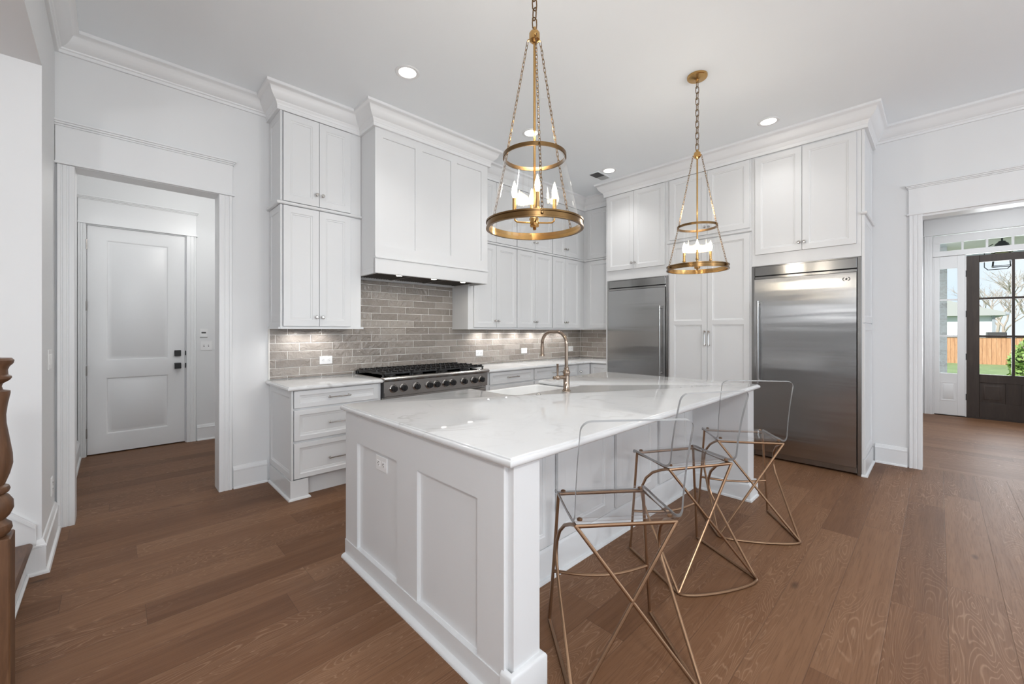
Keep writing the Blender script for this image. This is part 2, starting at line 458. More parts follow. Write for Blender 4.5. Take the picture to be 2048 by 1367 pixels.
# ------------------------------------------------------------------ shell
mb = MB(); mb.box(-7, 5.80, -5.7, 6.6, -.12, 0); struct(mb.build('floor', M['floor']), 'brown oak plank floor of the kitchen', 'floor')
mb = MB(); mb.box(5.80, 9.75, -5.7, .40, -.12, 0); struct(mb.build('floor_foyer', M['foyer']), 'oak plank floor of the entry beyond the right opening', 'floor')
mb = MB(); mb.box(-7, 9.75, -5.7, 6.6, H, H + .12); struct(mb.build('ceiling', M['ceil']), 'plain white ceiling above the kitchen', 'ceiling')
mb = MB()
mb.box(-.45, OX0 - .02, W, W + .17, 0, H); mb.box(OX1 + .02, F + .13, W, W + .17, 0, H); mb.box(OX0 - .02, OX1 + .02, W, W + .17, OT + .02, H)
struct(mb.build('wall_range', M['wall']), 'white wall behind the range with the cased hall opening', 'wall')
mb = MB(); mb.box(L - .16, L, 3.51, W, 0, H); mb.box(L - .16, L, -1.2, 3.51, 2.85, H)
struct(mb.build('wall_left', M['wall']), 'short white wall left of the hall opening with header above the stairs', 'wall')
mb = MB(); mb.box(-4.2, L - .16, 3.51, 3.67, 0, H)
struct(mb.build('wall_stair', M['wall']), 'white wall at the side of the stairs', 'wall')
mb = MB(); mb.box(-4.2, L - .16, -1.2, 3.51, 2.85, 2.97)
struct(mb.build('ceiling_stair', M['wall']), 'white soffit above the stairs', 'ceiling')
# refrigerator wall with opening to the entry
mb = MB(); mb.box(F, F + .17, .129, W + .17, 0, H); mb.box(F, F + .17, -1.75, .129, 2.497, H); mb.box(F, F + .17, -5.7, -1.75, 0, H)
struct(mb.build('wall_right', M['wall']), 'white wall right of the tall units with wide cased opening', 'wall')
# hall behind the opening
mb = MB(); mb.box(-.42, -.275, W + .17, 6.45, 0, H); struct(mb.build('wall_hall_left', M['wall']), 'white left wall of the hall', 'wall')
mb = MB(); mb.box(1.9, 2.05, W + .17, 6.45, 0, H); struct(mb.build('wall_hall_right', M['wall']), 'white right wall of the hall', 'wall')
mb = MB(); mb.box(-.42, -.215, 6.38, 6.5, 0, H); mb.box(.641, 2.05, 6.38, 6.5, 0, H); mb.box(-.215, .641, 6.38, 6.5, 2.51, H); mb.box(-.215, .641, 6.46, 6.5, 0, 2.51)
struct(mb.build('wall_hall_back', M['wall']), 'white back wall of the hall around the door', 'wall')
# the room behind the camera: walls and four daylight openings
mb = MB(); mb.box(-7, -6.85, -5.7, 3.6, 0, H); struct(mb.build('wall_living_left', M['wall']), 'white living room wall behind the camera, left', 'wall')
mb = MB(); mb.box(-7, 9.75, -5.7, -5.55, 0, .45); mb.box(-7, 9.75, -5.7, -5.55, 3.05, H)
for a, b in ((-7, -4.4), (-2.4, -1.6), (.4, 1.2), (3.2, 4.0), (6.0, 9.75)): mb.box(a, b, -5.7, -5.55, .45, 3.05)
struct(mb.build('wall_rear', M['wall']), 'white living room wall behind the camera with window openings', 'wall')
mb = MB(); mb.box(-7, -4.2, 3.51, 3.66, 0, H); struct(mb.build('wall_living_back', M['wall']), 'white living room wall beyond the stairs', 'wall')
# entry
mb = MB(); mb.box(F + .17, 9.6, .195, .35, 0, H); struct(mb.build('wall_entry_left', M['wall']), 'white left wall of the entry', 'wall')
mb = MB(); mb.box(9.6, 9.76, .09, .35, 0, H); mb.box(9.6, 9.76, -1.62, .09, 2.90, H); mb.box(9.6, 9.76, -5.7, -1.62, 0, H)
struct(mb.build('wall_entry_front', M['wall']), 'white entry wall around the front door', 'wall')

# mouldings
CROWN = [(0, 3.282), (.018, 3.282), (.021, 3.300), (.030, 3.306), (.033, 3.314), (.048, 3.322), (.064, 3.337), (.078, 3.358), (.088, 3.382), (.098, 3.392), (.112, 3.396), (.120, 3.402), (.120, H), (0, H)]
CCROWN = [(-.01, 3.238), (.0245, 3.238), (.0245, 3.270), (.027, 3.272), (.030, 3.288), (.038, 3.297), (.041, 3.306), (.054, 3.314), (.070, 3.330), (.085, 3.354), (.094, 3.382), (.103, 3.391), (.117, 3.396), (.123, 3.402), (.123, H), (-.01, H)]
mb = MB(); mb.sweep(CROWN, [(L, -1.0), (L, W), (CX0 - .005, W)], -1); struct(mb.build('trim_1', M['trim']), 'white crown moulding over the hall opening', 'crown moulding')
mb = MB(); mb.sweep(CCROWN, [(CX0, W - .002), (CX0, U), (CX1, U), (CX1, HY), (HX1, HY), (HX1, U), (UX, U), (UX, TY1), (T, TY1), (T, TY0), (F - .002, TY0)], -1)
struct(mb.build('trim_2', M['trim']), 'white crown moulding stepping along the cabinet tops', 'crown moulding')
mb = MB(); mb.sweep(CROWN, [(F, TY0 - .002), (F, -5.5)], -1); struct(mb.build('trim_3', M['trim']), 'white crown moulding on the wall right of the tall units', 'crown moulding')
mb = MB(); mb.sweep(CROWN, [(9.6, .19), (9.6, -5.5)], -1); struct(mb.build('trim_4', M['trim']), 'white crown moulding above the front door', 'crown moulding')

BASE = [(0, 0), (.033, 0), (.033, .006), (.029, .014), (.018, .018), (.018, .148), (.021, .151), (.021, .160), (.014, .166), (.012, .178), (.006, .190), (0, .192)]
def baseb(name, path, side, label):
    m = MB(); m.sweep(BASE, path, side); struct(m.build(name, M['trim']), label, 'baseboard')
baseb('baseboard_left', [(-.34, 3.51), (L, 3.51), (L, W - .022)], -1, 'white baseboard left of the hall opening')
baseb('baseboard_range', [(.742, W), (1.0, W)], -1, 'white baseboard between hall opening and drawers')
baseb('baseboard_right', [(F, TY0 - .02), (F, .215)], -1, 'white baseboard right of the refrigerator')
baseb('baseboard_hall', [(.745, 6.38), (1.9, 6.38)], -1, 'white baseboard beside the hall door')
baseb('baseboard_hall_left', [(-.275, W + .2), (-.275, 6.36)], -1, 'white baseboard on the hall left wall')

CAS = [(0, 0), (0, .016), (.005, .021), (.030, .021), (.033, .017), (.040, .017), (.043, .022), (.062, .022), (.065, .018), (.072, .018), (.075, .024), (.090, .026), (.094, .020), (.096, 0)]
def casing(mb, axis_u, u0, sign, plane, z0, z1, nrm):
    """vertical fluted casing; u0 the edge at the opening, growing to u0+sign*.096"""
    pts = []
    for a, d in CAS:
        uu = u0 + sign * a; dd = plane + nrm * d
        pts.append((uu, dd) if axis_u == 'X' else (dd, uu))
    mb.prism(pts, 'Z', z0, z1)
def header(mb, axis_u, a, b, plane, nrm, z0, ext=.022):
    def bx(u0, u1, d, za, zb):
        p0, p1 = plane, plane + nrm * d
        if axis_u == 'X': mb.box(u0, u1, p0, p1, za, zb, .002)
        else: mb.box(p0, p1, u0, u1, za, zb, .002)
    bx(a - ext * .6, b + ext * .6, .034, z0, z0 + .016)
    bx(a, b, .022, z0 + .016, z0 + .262)
    bx(a - .008, b + .008, .030, z0 + .262, z0 + .274)
    bx(a - ext * .7, b + ext * .7, .042, z0 + .274, z0 + .286)
    bx(a - ext, b + ext, .052, z0 + .286, z0 + .298)
# hall opening casing
mb = MB()
casing(mb, 'X', OX1, 1, W, 0, OT, -1)
pts = [(OX0 - a * .92, W - d) for a, d in CAS]; mb.prism(pts, 'Z', 0, OT)
header(mb, 'X', L + .002, OX1 + .098, W, -1, OT + .002)
mb.box(OX0 - .02, OX0, W - .004, W + .174, 0, OT); mb.box(OX1, OX1 + .02, W - .004, W + .174, 0, OT); mb.box(OX0 - .02, OX1 + .02, W - .004, W + .174, OT, OT + .02)
struct(mb.build('trim_5', M['trim']), 'white casing and flat header around the hall opening', 'door casing')
# right opening casing
mb = MB()
casing(mb, 'Y', .109, 1, F, 0, 2.497, -1); casing(mb, 'Y', .109, 1, F + .17, 0, 2.497, 1)
header(mb, 'Y', -1.85, .207, F, -1, 2.497)
mb.box(F - .004, F + .174, .109, .129, 0, 2.497); mb.box(F - .004, F + .174, -1.75, -1.73, 0, 2.497); mb.box(F - .004, F + .174, -1.75, .129, 2.477, 2.497)
casing(mb, 'Y', -1.73, -1, F, 0, 2.497, -1)
struct(mb.build('trim_6', M['trim']), 'white casing and flat header of the opening to the entry', 'door casing')

# ------------------------------------------------------------------ hall door
FRAMEBEAD = [(.010, -.004), (.016, -.012), (.030, -.012), (.052, -.004)]
dx0, dx1 = -.203, .629
d = thing('door_1', 'white two panel hall door with black square hardware', 'door', ((dx0 + dx1) / 2, 6.41, 0)); d['kind'] = 'structure'
mb = MB(); mb.panel((dx0, 6.44, .012), uW, nW, dx1 - dx0, 2.488, .044, [(.146, 1.013, .680, 2.352), (.146, .20, .680, .83)], FRAMEBEAD)
mb.build('door_slab', M['trim'], d)
for zc, nm in ((1.088, 'deadbolt'), (.937, 'door_handle')):
    mb = MB(); mb.box(.56 - .031, .56 + .031, 6.372, 6.396, zc - .035, zc + .035, .003)
    if nm == 'door_handle': mb.box(.53, .59, 6.335, 6.36, zc - .03, zc + .03, .004); mb.lathe([(.012, 0), (.012, .03)], (.56, 6.36, zc), (0, 1, 0), 14)
    mb.build(nm, M['black'], d)['label'] = 'black square ' + nm.replace('_', ' ')
for zc in (2.293, 1.627, .923, .247):
    mb = MB(); mb.box(-.216, -.201, 6.386, 6.397, zc - .05, zc + .05, .002); mb.lathe([(.006, -.052), (.006, .052)], (-.206, 6.382, zc), (0, 0, 1), 10)
    mb.build('hinge', M['hinge'], d)
for zc in (1.088, .937):
    mb = MB(); mb.box(.632, .640, 6.385, 6.40, zc - .028, zc + .028, .001); mb.build('strike_plate', M['black'], d)
mb = MB()
casing(mb, 'X', .641, 1, 6.38, 0, 2.512, -1)
mb.prism([(-.213 - a * .62, 6.38 - dd) for a, dd in CAS], 'Z', 0, 2.512)
header(mb, 'X', -.272, .738, 6.38, -1, 2.512)
mb.box(-.2145, -.2065, 6.382, 6.458, 0, 2.508); mb.box(.6325, .6405, 6.40, 6.458, 0, 2.508); mb.box(-.2145, .6405, 6.382, 6.458, 2.502, 2.509)
struct(mb.build('trim_7', M['trim']), 'white casing and flat header around the hall door', 'door casing')

# ------------------------------------------------------------------ small fittings
def plate(o, u, n, w_, h_, kind):
    """wall plate mesh parts, o = centre on the wall"""
    o = Vector(o); u = Vector(u); n = Vector(n); z = V(0, 0, 1)
    def bx(m, a, b, wa, hb, d0, d1, bev=.001):
        p = [o + u * (a - wa / 2) + z * (b - hb / 2) + n * d0, o + u * (a + wa / 2) + z * (b + hb / 2) + n * d1]
        m.box(p[0].x, p[1].x, p[0].y, p[1].y, p[0].z, p[1].z, bev)
    return bx
def outlet(name, label, o, u, n, w_=.122, h_=.078, group=None, kind='outlet', cat='outlet'):
    t = thing(name, label, cat, o, group)
    bx = plate(o, u, n, w_, h_, kind)
    m = MB(); bx(m, 0, 0, w_, h_, 0, .006, .002); m.build('cover_plate', M['plastic'], t)
    if kind == 'outlet':
        cen = (-.028, .028) if w_ > h_ else (0,)
        pos = [(c_, 0) for c_ in cen] if w_ > h_ else [(0, -.02), (0, .02)]
        for a, b in pos:
            m = MB(); bx(m, a, b, .034, .030, .0055, .0085, .003); r_ = m.build('receptacle', M['plastic'], t)
            m = MB()
            if w_ > h_: bx(m, a + .004, b + .007, .010, .0025, .008, .0092, 0); bx(m, a + .004, b - .007, .010, .0025, .008, .0092, 0); bx(m, a - .009, b, .005, .005, .008, .0092, 0)
            else: bx(m, a - .007, b + .003, .0025, .010, .008, .0092, 0); bx(m, a + .007, b + .003, .0025, .010, .008, .0092, 0); bx(m, a, b - .009, .005, .005, .008, .0092, 0)
            m.build('slots', M['slot'], r_)
    elif kind == 'rocker':
        k = max(1, round(w_ / .058))
        for i in range(k):
            a = (i - (k - 1) / 2) * .046
            m = MB(); bx(m, a, 0, .032, .066, .0055, .0095, .002); m.build('rocker_switch', M['plastic'], t)
    elif kind == 'toggle':
        for a in (-.023, .023):
            m = MB(); bx(m, a, 0, .010, .024, .0055, .0065, 0); s_ = m.build('switch_slot', M['slot'], t)
            m = MB(); bx(m, a, .004, .007, .012, .006, .016, .001); m.build('toggle', M['plastic'], t)
    elif kind == 'keypad':
        m = MB(); bx(m, 0, .004, .045, .02, .0055, .0075, .001); m.build('sensor_window', M['slot'], t)
        m = MB(); bx(m, 0, -h_ / 2 - .006, w_ * .95, .006, 0, .004, 0); m.build('lower_lip', M['hinge'], t)
    return t
yb = W - .0125
outlet('wall_outlet', 'white outlet in the backsplash left of the range', (1.514, yb, 1.070), uW, nW)
outlet('wall_outlet', 'white outlet in the backsplash just right of the range', (3.475, yb, 1.064), uW, nW)
outlet('wall_outlet', 'white outlet in the backsplash left of the faucet spout', (4.321, yb, 1.066), uW, nW)
outlet('wall_outlet', 'white outlet in the backsplash right of the faucet neck', (5.42, yb, 1.064), uW, nW)
outlet('wall_outlet', 'white outlet low on the wall left of the hall opening', (L, 3.985, .355), uF, nF if False else (1, 0, 0), .072, .118)
outlet('light_switch', 'white double rocker switch left of the hall opening', (L, 3.87, 1.18), uF, (1, 0, 0), .160, .124, kind='rocker', cat='switch')
outlet('light_switch', 'white two toggle switch beside the hall door', (.838, 6.38, 1.171), uW, nW, .118, .118, kind='toggle', cat='switch')
outlet('thermostat', 'white wall control above the toggle switch beside the hall door', (.812, 6.38, 1.330), uW, nW, .080, .100, kind='keypad', cat='thermostat')

# ------------------------------------------------------------------ stairs and newel
st = thing('staircase', 'oak stair steps with white risers at far left', 'stairs', (-.34, 2.9, 0))
for k in range(4):
    x1 = -.345 - k * .28; z1 = .19 * (k + 1)
    mb = MB(); mb.box(x1 - .02, x1, 2.374, 3.488, z1 - .19, z1 - .032)
    if k == 0: mb.box(x1, x1 + .014, 2.374, 3.475, 0, .018, .004)
    mb.build('riser', M['trim'], st)
    mb = MB(); mb.box(x1 - .30, x1 + .026, 2.374, 3.482, z1 - .032, z1, .010); mb.build('tread', M['tread'], st)
mb = MB(); mb.prism([(L - .02, 0), (L - .02, .255), (-.42, .37), (-1.6, 1.20), (-1.6, 0)], 'Y', 3.491, 3.509); mb.prism([(L - .02, .255), (L - .02, .275), (-.42, .392), (-1.6, 1.222), (-1.6, 1.20), (-.42, .37)], 'Y', 3.483, 3.509)
struct(mb.build('baseboard_stair', M['trim']), 'white sloping skirt board along the stair wall', 'baseboard')
nx, ny = -.312, 2.318
nw = thing('newel_post', 'turned dark oak newel post at the left picture edge', 'newel post', (nx, ny, 0))
mb = MB(); mb.box(nx - .052, nx + .052, ny - .052, ny + .052, 0, .63, .004); mb.build('square_base', M['newel'], nw)
prof = [(.0, .63), (.036, .63), (.046, .640), (.052, .655), (.050, .672), (.040, .682), (.036, .690), (.046, .702), (.055, .725), (.054, .752), (.044, .772), (.036, .780), (.044, .786), (.047, .796), (.044, .806), (.034, .812), (.046, .850), (.053, .885), (.052, .92), (.045, .975), (.038, 1.03), (.037, 1.06), (.041, 1.10), (.047, 1.135), (.047, 1.145), (.030, 1.150), (.027, 1.162), (.030, 1.172), (.044, 1.182), (.050, 1.190), (.050, 1.197), (.042, 1.203), (.041, 1.220), (.045, 1.232), (.054, 1.243), (.056, 1.254), (.050, 1.262), (.0, 1.266)]
mb = MB(); mb.lathe(prof, (nx, ny, 0), n=36, cap=False); mb.build('turned_shaft', M['newel'], nw)

# ------------------------------------------------------------------ cabinets
DOORBEAD = [(.003, -.003), (.006, -.0045), (.014, -.0055), (.017, -.010)]
def knob(parent, c_, n):
    m = MB(); m.lathe([(.0, 0), (.011, 0), (.010, .003), (.0055, .005), (.005, .014), (.009, .017), (.0148, .021), (.0155, .026), (.012, .0305), (.0, .032)], c_, n, 18, cap=False)
    return m.build('knob', M['chrome'], parent)
def pull(parent, c_, u, n, ln=.14, name='handle', r=.0055):
    c_ = Vector(c_); u = Vector(u); n = Vector(n); m = MB()
    for s_ in (-1, 1):
        p = c_ + u * (s_ * ln * .43)
        m.lathe([(.009, 0), (.009, .003), (.0055, .006), (.0055, .026)], p, n, 12)
    a = c_ - u * (ln / 2) + n * .028; b = c_ + u * (ln / 2) + n * .028
    m.tube([a, a + u * .004, c_ - u * (ln * .40) + n * .028, c_ + u * (ln * .40) + n * .028, b - u * .004, b], [r * .9, r * 1.35, r, r, r * 1.35, r * .9], 10)
    return m.build(name, M['chrome'], parent)
def door(parent, o, u, n, w_, h_, fr=.056, name='door', t=.02, wins=None):
    m = MB(); m.panel(Vector(o) + Vector(n) * .003, u, n, w_, h_, t - .003, wins or [(fr, fr, w_ - fr, h_ - fr)], DOORBEAD)
    return m.build(name, M['cab'], parent)

def wall_cab(label, x0, x1, z0, z1, doors, kz, group=None, top=True, side=None, fy=U, kn=None):
    c_ = thing('wall_cabinet', label, 'cabinet', ((x0 + x1) / 2, (fy + W) / 2, z0), group)
    m = MB(); m.box(x0 + (.012 if side else 0), x1, fy, W - .002, z0 + .001, z1 - .001, .001); m.build('carcass', M['cab'], c_)
    if side:
        m = MB(); hh = z1 - z0 - .004; wd_ = W - fy + .016; m.panel((x0 + .012, W - .003, z0 + .002), uF, nF, wd_, hh, .012, [(.055, .055, wd_ - .05, hh - .055)], [(.002, -.004), (.006, -.007)])
        m.build('side_panel', M['cab'], c_)
    for i, (a, b, za, zb) in enumerate(doors):
        dr = door(c_, (a, fy, za), uW, nW, b - a, zb - za)
        if kn is None:
            kx = b - .024 if i % 2 == 0 else a + .024
            knob(dr, (kx, fy - .02, kz), nW)
    return c_
DIVZ0, DIVZ1 = 2.441, 2.469
def divider(name, path, label):
    m = MB(); m.sweep([(0, DIVZ0), (.020, DIVZ0 + .002), (.026, DIVZ0 + .010), (.026, DIVZ1 - .006), (.018, DIVZ1), (0, DIVZ1)], path, -1)
    return struct(m.build(name, M['cab']), label, 'moulding')
LOW = (1.398, 2.436); UP = (2.474, 3.232)
wall_cab('lower two door wall cabinet left of the range hood', CX0, CX1 - .002, 1.376, DIVZ0, [(1.045, 1.337, *LOW), (1.341, 1.625, *LOW)], 1.480, side=True)
wall_cab('upper two door wall cabinet left of the range hood, under the crown', CX0, CX1 - .002, DIVZ1, 3.24, [(1.045, 1.337, *UP), (1.341, 1.625, *UP)], 2.575, side=True)
divider('trim_8', [(CX0, W - .003), (CX0, U), (CX1 - .003, U)], 'white ledge moulding between the cabinets left of the hood')
m = MB(); m.sweep([(-.004, 1.374), (.012, 1.374), (.012, 1.392), (-.004, 1.392)], [(CX0, W - .015), (CX0, U), (CX1 + .020, U)], -1); struct(m.build('trim_9', M['cab']), 'white light rail under the cabinet left of the hood', 'moulding')
units = [(3.045, 3.852, 3.125, 3.486, 3.844, 'beside the hood'), (3.852, 4.572, 3.860, 4.205, 4.566, 'in the middle of the run right of the hood'), (4.572, UX - .001, 4.586, 4.880, 5.225, 'beside the inner corner')]
for x0, x1, a, m_, b, where in units:
    wall_cab('lower two door wall cabinet ' + where, x0, x1 - .001, 1.376, DIVZ0, [(a, m_ - .002, *LOW), (m_ + .002, b, *LOW)], 1.482)
    wall_cab('upper two door wall cabinet ' + where, x0 if x0 > 3.1 else HX1 + .001, x1 - .001, DIVZ1, 3.24, [(max(a, HX1 + .012), m_ - .002, *UP), (m_ + .002, b, *UP)], 2.575)
divider('trim_10', [(HX1 + .001, U), (UX, U), (UX, TY1 + .002)], 'white ledge moulding between the cabinets right of the hood')
m = MB(); m.sweep([(-.004, 1.374), (.010, 1.374), (.010, 1.392), (-.004, 1.392)], [(3.045, W - .016), (3.045, U), (UX, U), (UX, TY1 + .002)], -1); struct(m.build('trim_11', M['cab']), 'white light rail under the cabinets right of the hood', 'moulding')
# the short return on the refrigerator wall
for (z0, z1, dz, lab) in ((1.376, DIVZ0, LOW, 'lower wall cabinet on the short return left of the freezer'), (DIVZ1, 3.24, UP, 'upper wall cabinet on the short return left of the freezer')):
    c_ = thing('wall_cabinet', lab, 'cabinet', ((UX + F) / 2, 3.6, z0))
    m = MB(); m.box(UX, F - .003, TY1 + .002, U, z0 + .001, z1 - .001, .001); m.box(UX + .001, F - .003, U, W - .003, z0 + .001, z1 - .001); m.build('carcass', M['cab'], c_)
    door(c_, (UX, 3.830, dz[0]), uF, nF, 3.830 - 3.300, dz[1] - dz[0])

# ------------------------------------------------------------------ range hood
hd = thing('range_hood', 'large white panelled range hood above the stove', 'range hood', ((CX1 + HX1) / 2, 3.9, 1.893))
m = MB(); m.box(CX1 + .001, HX1 - .001, HY + .018, W - .003, 1.945, 3.24, .001)
m.box(CX1 + .001, CX1 + .03, HY + .018, W - .003, 1.893, 1.945); m.box(HX1 - .03, HX1 - .001, HY + .018, W - .003, 1.893, 1.945); m.box(CX1 + .03, HX1 - .03, W - .05, W - .003, 1.893, 1.945)
m.build('hood_body', M['cab'], hd)
m = MB(); o = (CX1 + .001, HY + .018, 2.049)
m.panel(o, uW, nW, HX1 - CX1 - .002, 3.240 - 2.049, .018, [(1.811 - CX1, .105, 2.156 - CX1, 1.113), (2.235 - CX1, .105, 2.584 - CX1, 1.113), (2.663 - CX1, .105, 3.005 - CX1, 1.113)], [(.001, -.013), (.003, -.015)])
m.build('front_panel', M['cab'], hd)
m = MB(); m.box(CX1 + .001, HX1 - .001, HY - .004, HY + .030, 1.893, 2.030, .003); m.box(CX1 - .006 + .007, HX1 + .004, HY - .012, HY + .018, 2.030, 2.049, .004); m.build('lower_band', M['cab'], hd)
m = MB(); m.box(CX1 + .03, HX1 - .03, HY + .030, W - .05, 1.930, 1.944)
for i in range(46):
    x = CX1 + .055 + i * .0277
    if i % 15 == 14: m.box(x - .008, x + .020, HY + .05, W - .06, 1.908, 1.930)
    else: m.prism([(x, 1.930), (x + .006, 1.912), (x + .012, 1.912), (x + .018, 1.930)], 'Y', HY + .05, W - .06)
m.build('filter_insert', M['rubber'], hd)
for x in (2.02, 2.42, 2.80):
    m = MB(); m.lathe([(.0, 0), (.026, 0), (.030, .006), (.030, .020), (.0, .020)], (x, HY + .075, 1.8945), n=20, cap=False); m.build('hood_light', M['hood_glow'], hd)
for x in (2.02, 2.42, 2.80): lamp('hood_lamp', 'SPOT', (x, HY + .08, 1.890), 3.2, (1, .93, .82), aim((0, .25, -1)), spot_size=math.radians(150), spot_blend=.8, shadow_soft_size=.02)

# ------------------------------------------------------------------ backsplash
def backsplash():
    m = MB(); ids = []
    zs = 1.322; pz = .0762; px = .306
    def run(x0, x1, z0, z1, plane, along, rowshift=0.0):
        r = 0
        for k in range(-8, 12):
            a = zs + k * pz; b = a + pz - .005
            a2, b2 = max(a, z0), min(b, z1)
            if b2 - a2 < .008: continue
            off = (1.07 + rowshift + (k + 1) * .102) % px
            q = x0 - ((x0 - off) % px)
            while q < x1:
                p0, p1 = max(q, x0), min(q + px - .005, x1)
                if p1 - p0 > .008:
                    tk = .0095 + random.uniform(-.0012, .0012); rr = random.random()
                    nf = len(m.f)
                    if along == 'X': m.box(p0, p1, plane - tk, plane - .001, a2, b2, .0022)
                    else: m.box(plane - tk, plane - .001, p0, p1, a2, b2, .0022)
                    ids.extend([rr] * (len(m.f) - nf))
                q += px
    def field(label, runs, boxes):
        m.v, m.f, m.m = [], [], []; ids.clear(); m.mi = 0
        for r_ in runs: run(*r_)
        m.mi = 1; n0 = len(m.f)
        for b_ in boxes: m.box(*b_)
        ids.extend([0.0] * (len(m.f) - n0))
        o = tag(m.build('backsplash', [M['tile'], M['grout']]), label, 'backsplash')
        at = o.data.attributes.new('tile_id', 'FLOAT_VECTOR', 'FACE')
        for i, v in enumerate(ids[:len(o.data.polygons)]): at.data[i].vector = (v, v * 3.1, 0)
    field('long taupe brick tile backsplash between countertop and wall cabinets', [(CX0 + .002, F - .012, .915, 1.384, W - .002, 'X')], [(CX0, F - .002, W - .0075, W - .001, .9145, 1.386), (CX0 - .010, CX0 + .001, W - .0125, W - .001, .9145, 1.376)])
    field('taupe brick tile field between range and hood, above cabinet bottom level', [(CX1 + .002, 3.043, 1.384, 1.892, W - .002, 'X')], [(CX1 + .001, 3.044, W - .0075, W - .001, 1.386, 1.893)])
    field('short taupe tile return beside the freezer', [(TY1 + .004, W - .014, .915, 1.384, F - .002, 'Y', .05)], [(F - .0075, F - .001, TY1 + .003, W - .008, .9145, 1.386)])
backsplash()

# ------------------------------------------------------------------ base cabinets and counters
def offs(poly, d):
    """inset a counter-clockwise polygon by d"""
    n = len(poly); out = []
    for i in range(n):
        p0, p1, p2 = Vector(poly[i - 1]), Vector(poly[i]), Vector(poly[(i + 1) % n])
        a = (p1 - p0).normalized(); b = (p2 - p1).normalized()
        na = Vector((-a.y, a.x)); nb = Vector((-b.y, b.x))
        mm = (na + nb) / (1 + na.dot(nb)); out.append(p1 + mm * d)
    return out
OGEE = [(.022, -.0365), (.013, -.036), (.006, -.033), (.0015, -.027), (0, -.021), (.0012, -.015), (.003, -.0115), (.006, -.0085), (.0105, -.007), (.0115, -.0035), (.0135, -.001), (.017, 0)]
def slab(name, poly, z, label, cat='countertop'):
    m = MB(); m.rings([[(p.x, p.y, z + dz) for p in offs(poly, d_)] for d_, dz in OGEE])
    return tag(m.build(name, M['quartz'], ang=.9), label, cat)
slab('countertop', [(.985, 3.548), (1.787, 3.548), (1.787, W - .002), (.985, W - .002)], .914, 'short white quartz countertop left of the range')
slab('countertop', [(3.063, 3.548), (5.045, 3.548), (5.045, TY1 + .003), (F - .003, TY1 + .003), (F - .003, W - .002), (3.063, W - .002)], .914, 'white quartz countertop right of the range, running into the corner')

SHOE = [(0, 0), (.016, 0), (.016, .005), (.013, .012), (.007, .017), (0, .018)]
BY = 3.600
bc = thing('base_cabinet', 'white three drawer base cabinet left of the range', 'cabinet', (1.40, 3.9, 0))
m = MB(); m.box(1.032, 1.785, BY, W - .003, .16, .8775, .001); m.box(1.032, 1.785, BY + .07, W - .003, 0, .16); m.build('carcass', M['cab'], bc)
m = MB(); m.panel((1.032, W - .004, .158), uF, nF, W - BY + .014, .719, .012, [(.055, .05, W - BY - .04, .719 - .055)], [(.003, -.003), (.012, -.006), (.016, -.009)]); m.build('side_panel', M['cab'], bc)
m = MB(); m.box(1.014, 1.150, BY - .012, BY + .07, 0, .156, .002); m.box(1.0145, 1.034, BY + .07, W - .034, 0, .155)
m.sweep(SHOE, [(1.014, W - .034), (1.014, BY - .012), (1.150, BY - .012), (1.150, BY + .05)], -1); m.build('plinth', M['cab'], bc)
DRB = [(.004, -.003), (.010, -.006), (.020, -.008), (.024, -.011)]
for za, zb, hz in ((.735, .873, .803), (.472, .715, .592), (.168, .450, .292)):
    mm_ = MB(); w_, h_ = 1.752 - 1.040, zb - za
    mm_.panel((1.040, BY - .003, za), uW, nW, w_, h_, .018, [(.040, .036, w_ - .04, h_ - .036)], DRB); dr = mm_.build('drawer_front', M['cab'], bc)
    pull(dr, (1.397, BY - .02, hz), uW, nW, .185)
def base_unit(label, x0, x1, fronts):
    c_ = thing('base_cabinet', label, 'cabinet', ((x0 + x1) / 2, 3.9, 0))
    m = MB(); m.box(x0, x1, BY, W - .003, .11, .8775, .001); m.box(x0, x1, BY + .07, W - .003, 0, .11); m.build('carcass', M['cab'], c_)
    for (a, b, za, zb, kind) in fronts:
        mm_ = MB(); w_, h_ = b - a, zb - za
        f_ = .04 if kind == 'drawer' else .05
        mm_.panel((a, BY - .003, za), uW, nW, w_, h_, .018, [(f_, min(f_, h_ * .26), w_ - f_, h_ - min(f_, h_ * .26))], DRB)
        dr = mm_.build('drawer_front' if kind == 'drawer' else 'door', M['cab'], c_)
        if kind == 'drawer': pull(dr, ((a + b) / 2, BY - .02, (za + zb) / 2), uW, nW, .185)
        else: knob(dr, (a + .03, BY - .02, zb - .10), nW)
base_unit('white drawer base cabinet just right of the range', 3.066, 3.850, [(3.110, 3.838, .735, .873, 'drawer'), (3.110, 3.838, .472, .715, 'drawer'), (3.110, 3.838, .125, .450, 'drawer')])
base_unit('white drawer base cabinet behind the faucet', 3.852, 4.778, [(3.866, 4.750, .735, .873, 'drawer'), (3.866, 4.750, .472, .715, 'drawer'), (3.866, 4.750, .125, .450, 'drawer')])
base_unit('narrow one door base cabinet at the inner corner', 4.780, 5.072, [(4.792, 5.058, .125, .873, 'door')])
c_ = thing('base_cabinet', 'white corner base cabinet left of the freezer', 'cabinet', (5.4, 3.7, 0))
m = MB(); m.box(5.092, F - .003, TY1 + .002, W - .003, .11, .8775); m.box(5.16, F - .003, TY1 + .002, W - .003, 0, .11); m.build('carcass', M['cab'], c_)
mm_ = MB(); mm_.panel((5.092, 3.578, .125), uF, nF, 3.578 - 3.285, .748, .02, [(.05, .05, .243, .698)], DRB); mm_.build('door', M['cab'], c_)

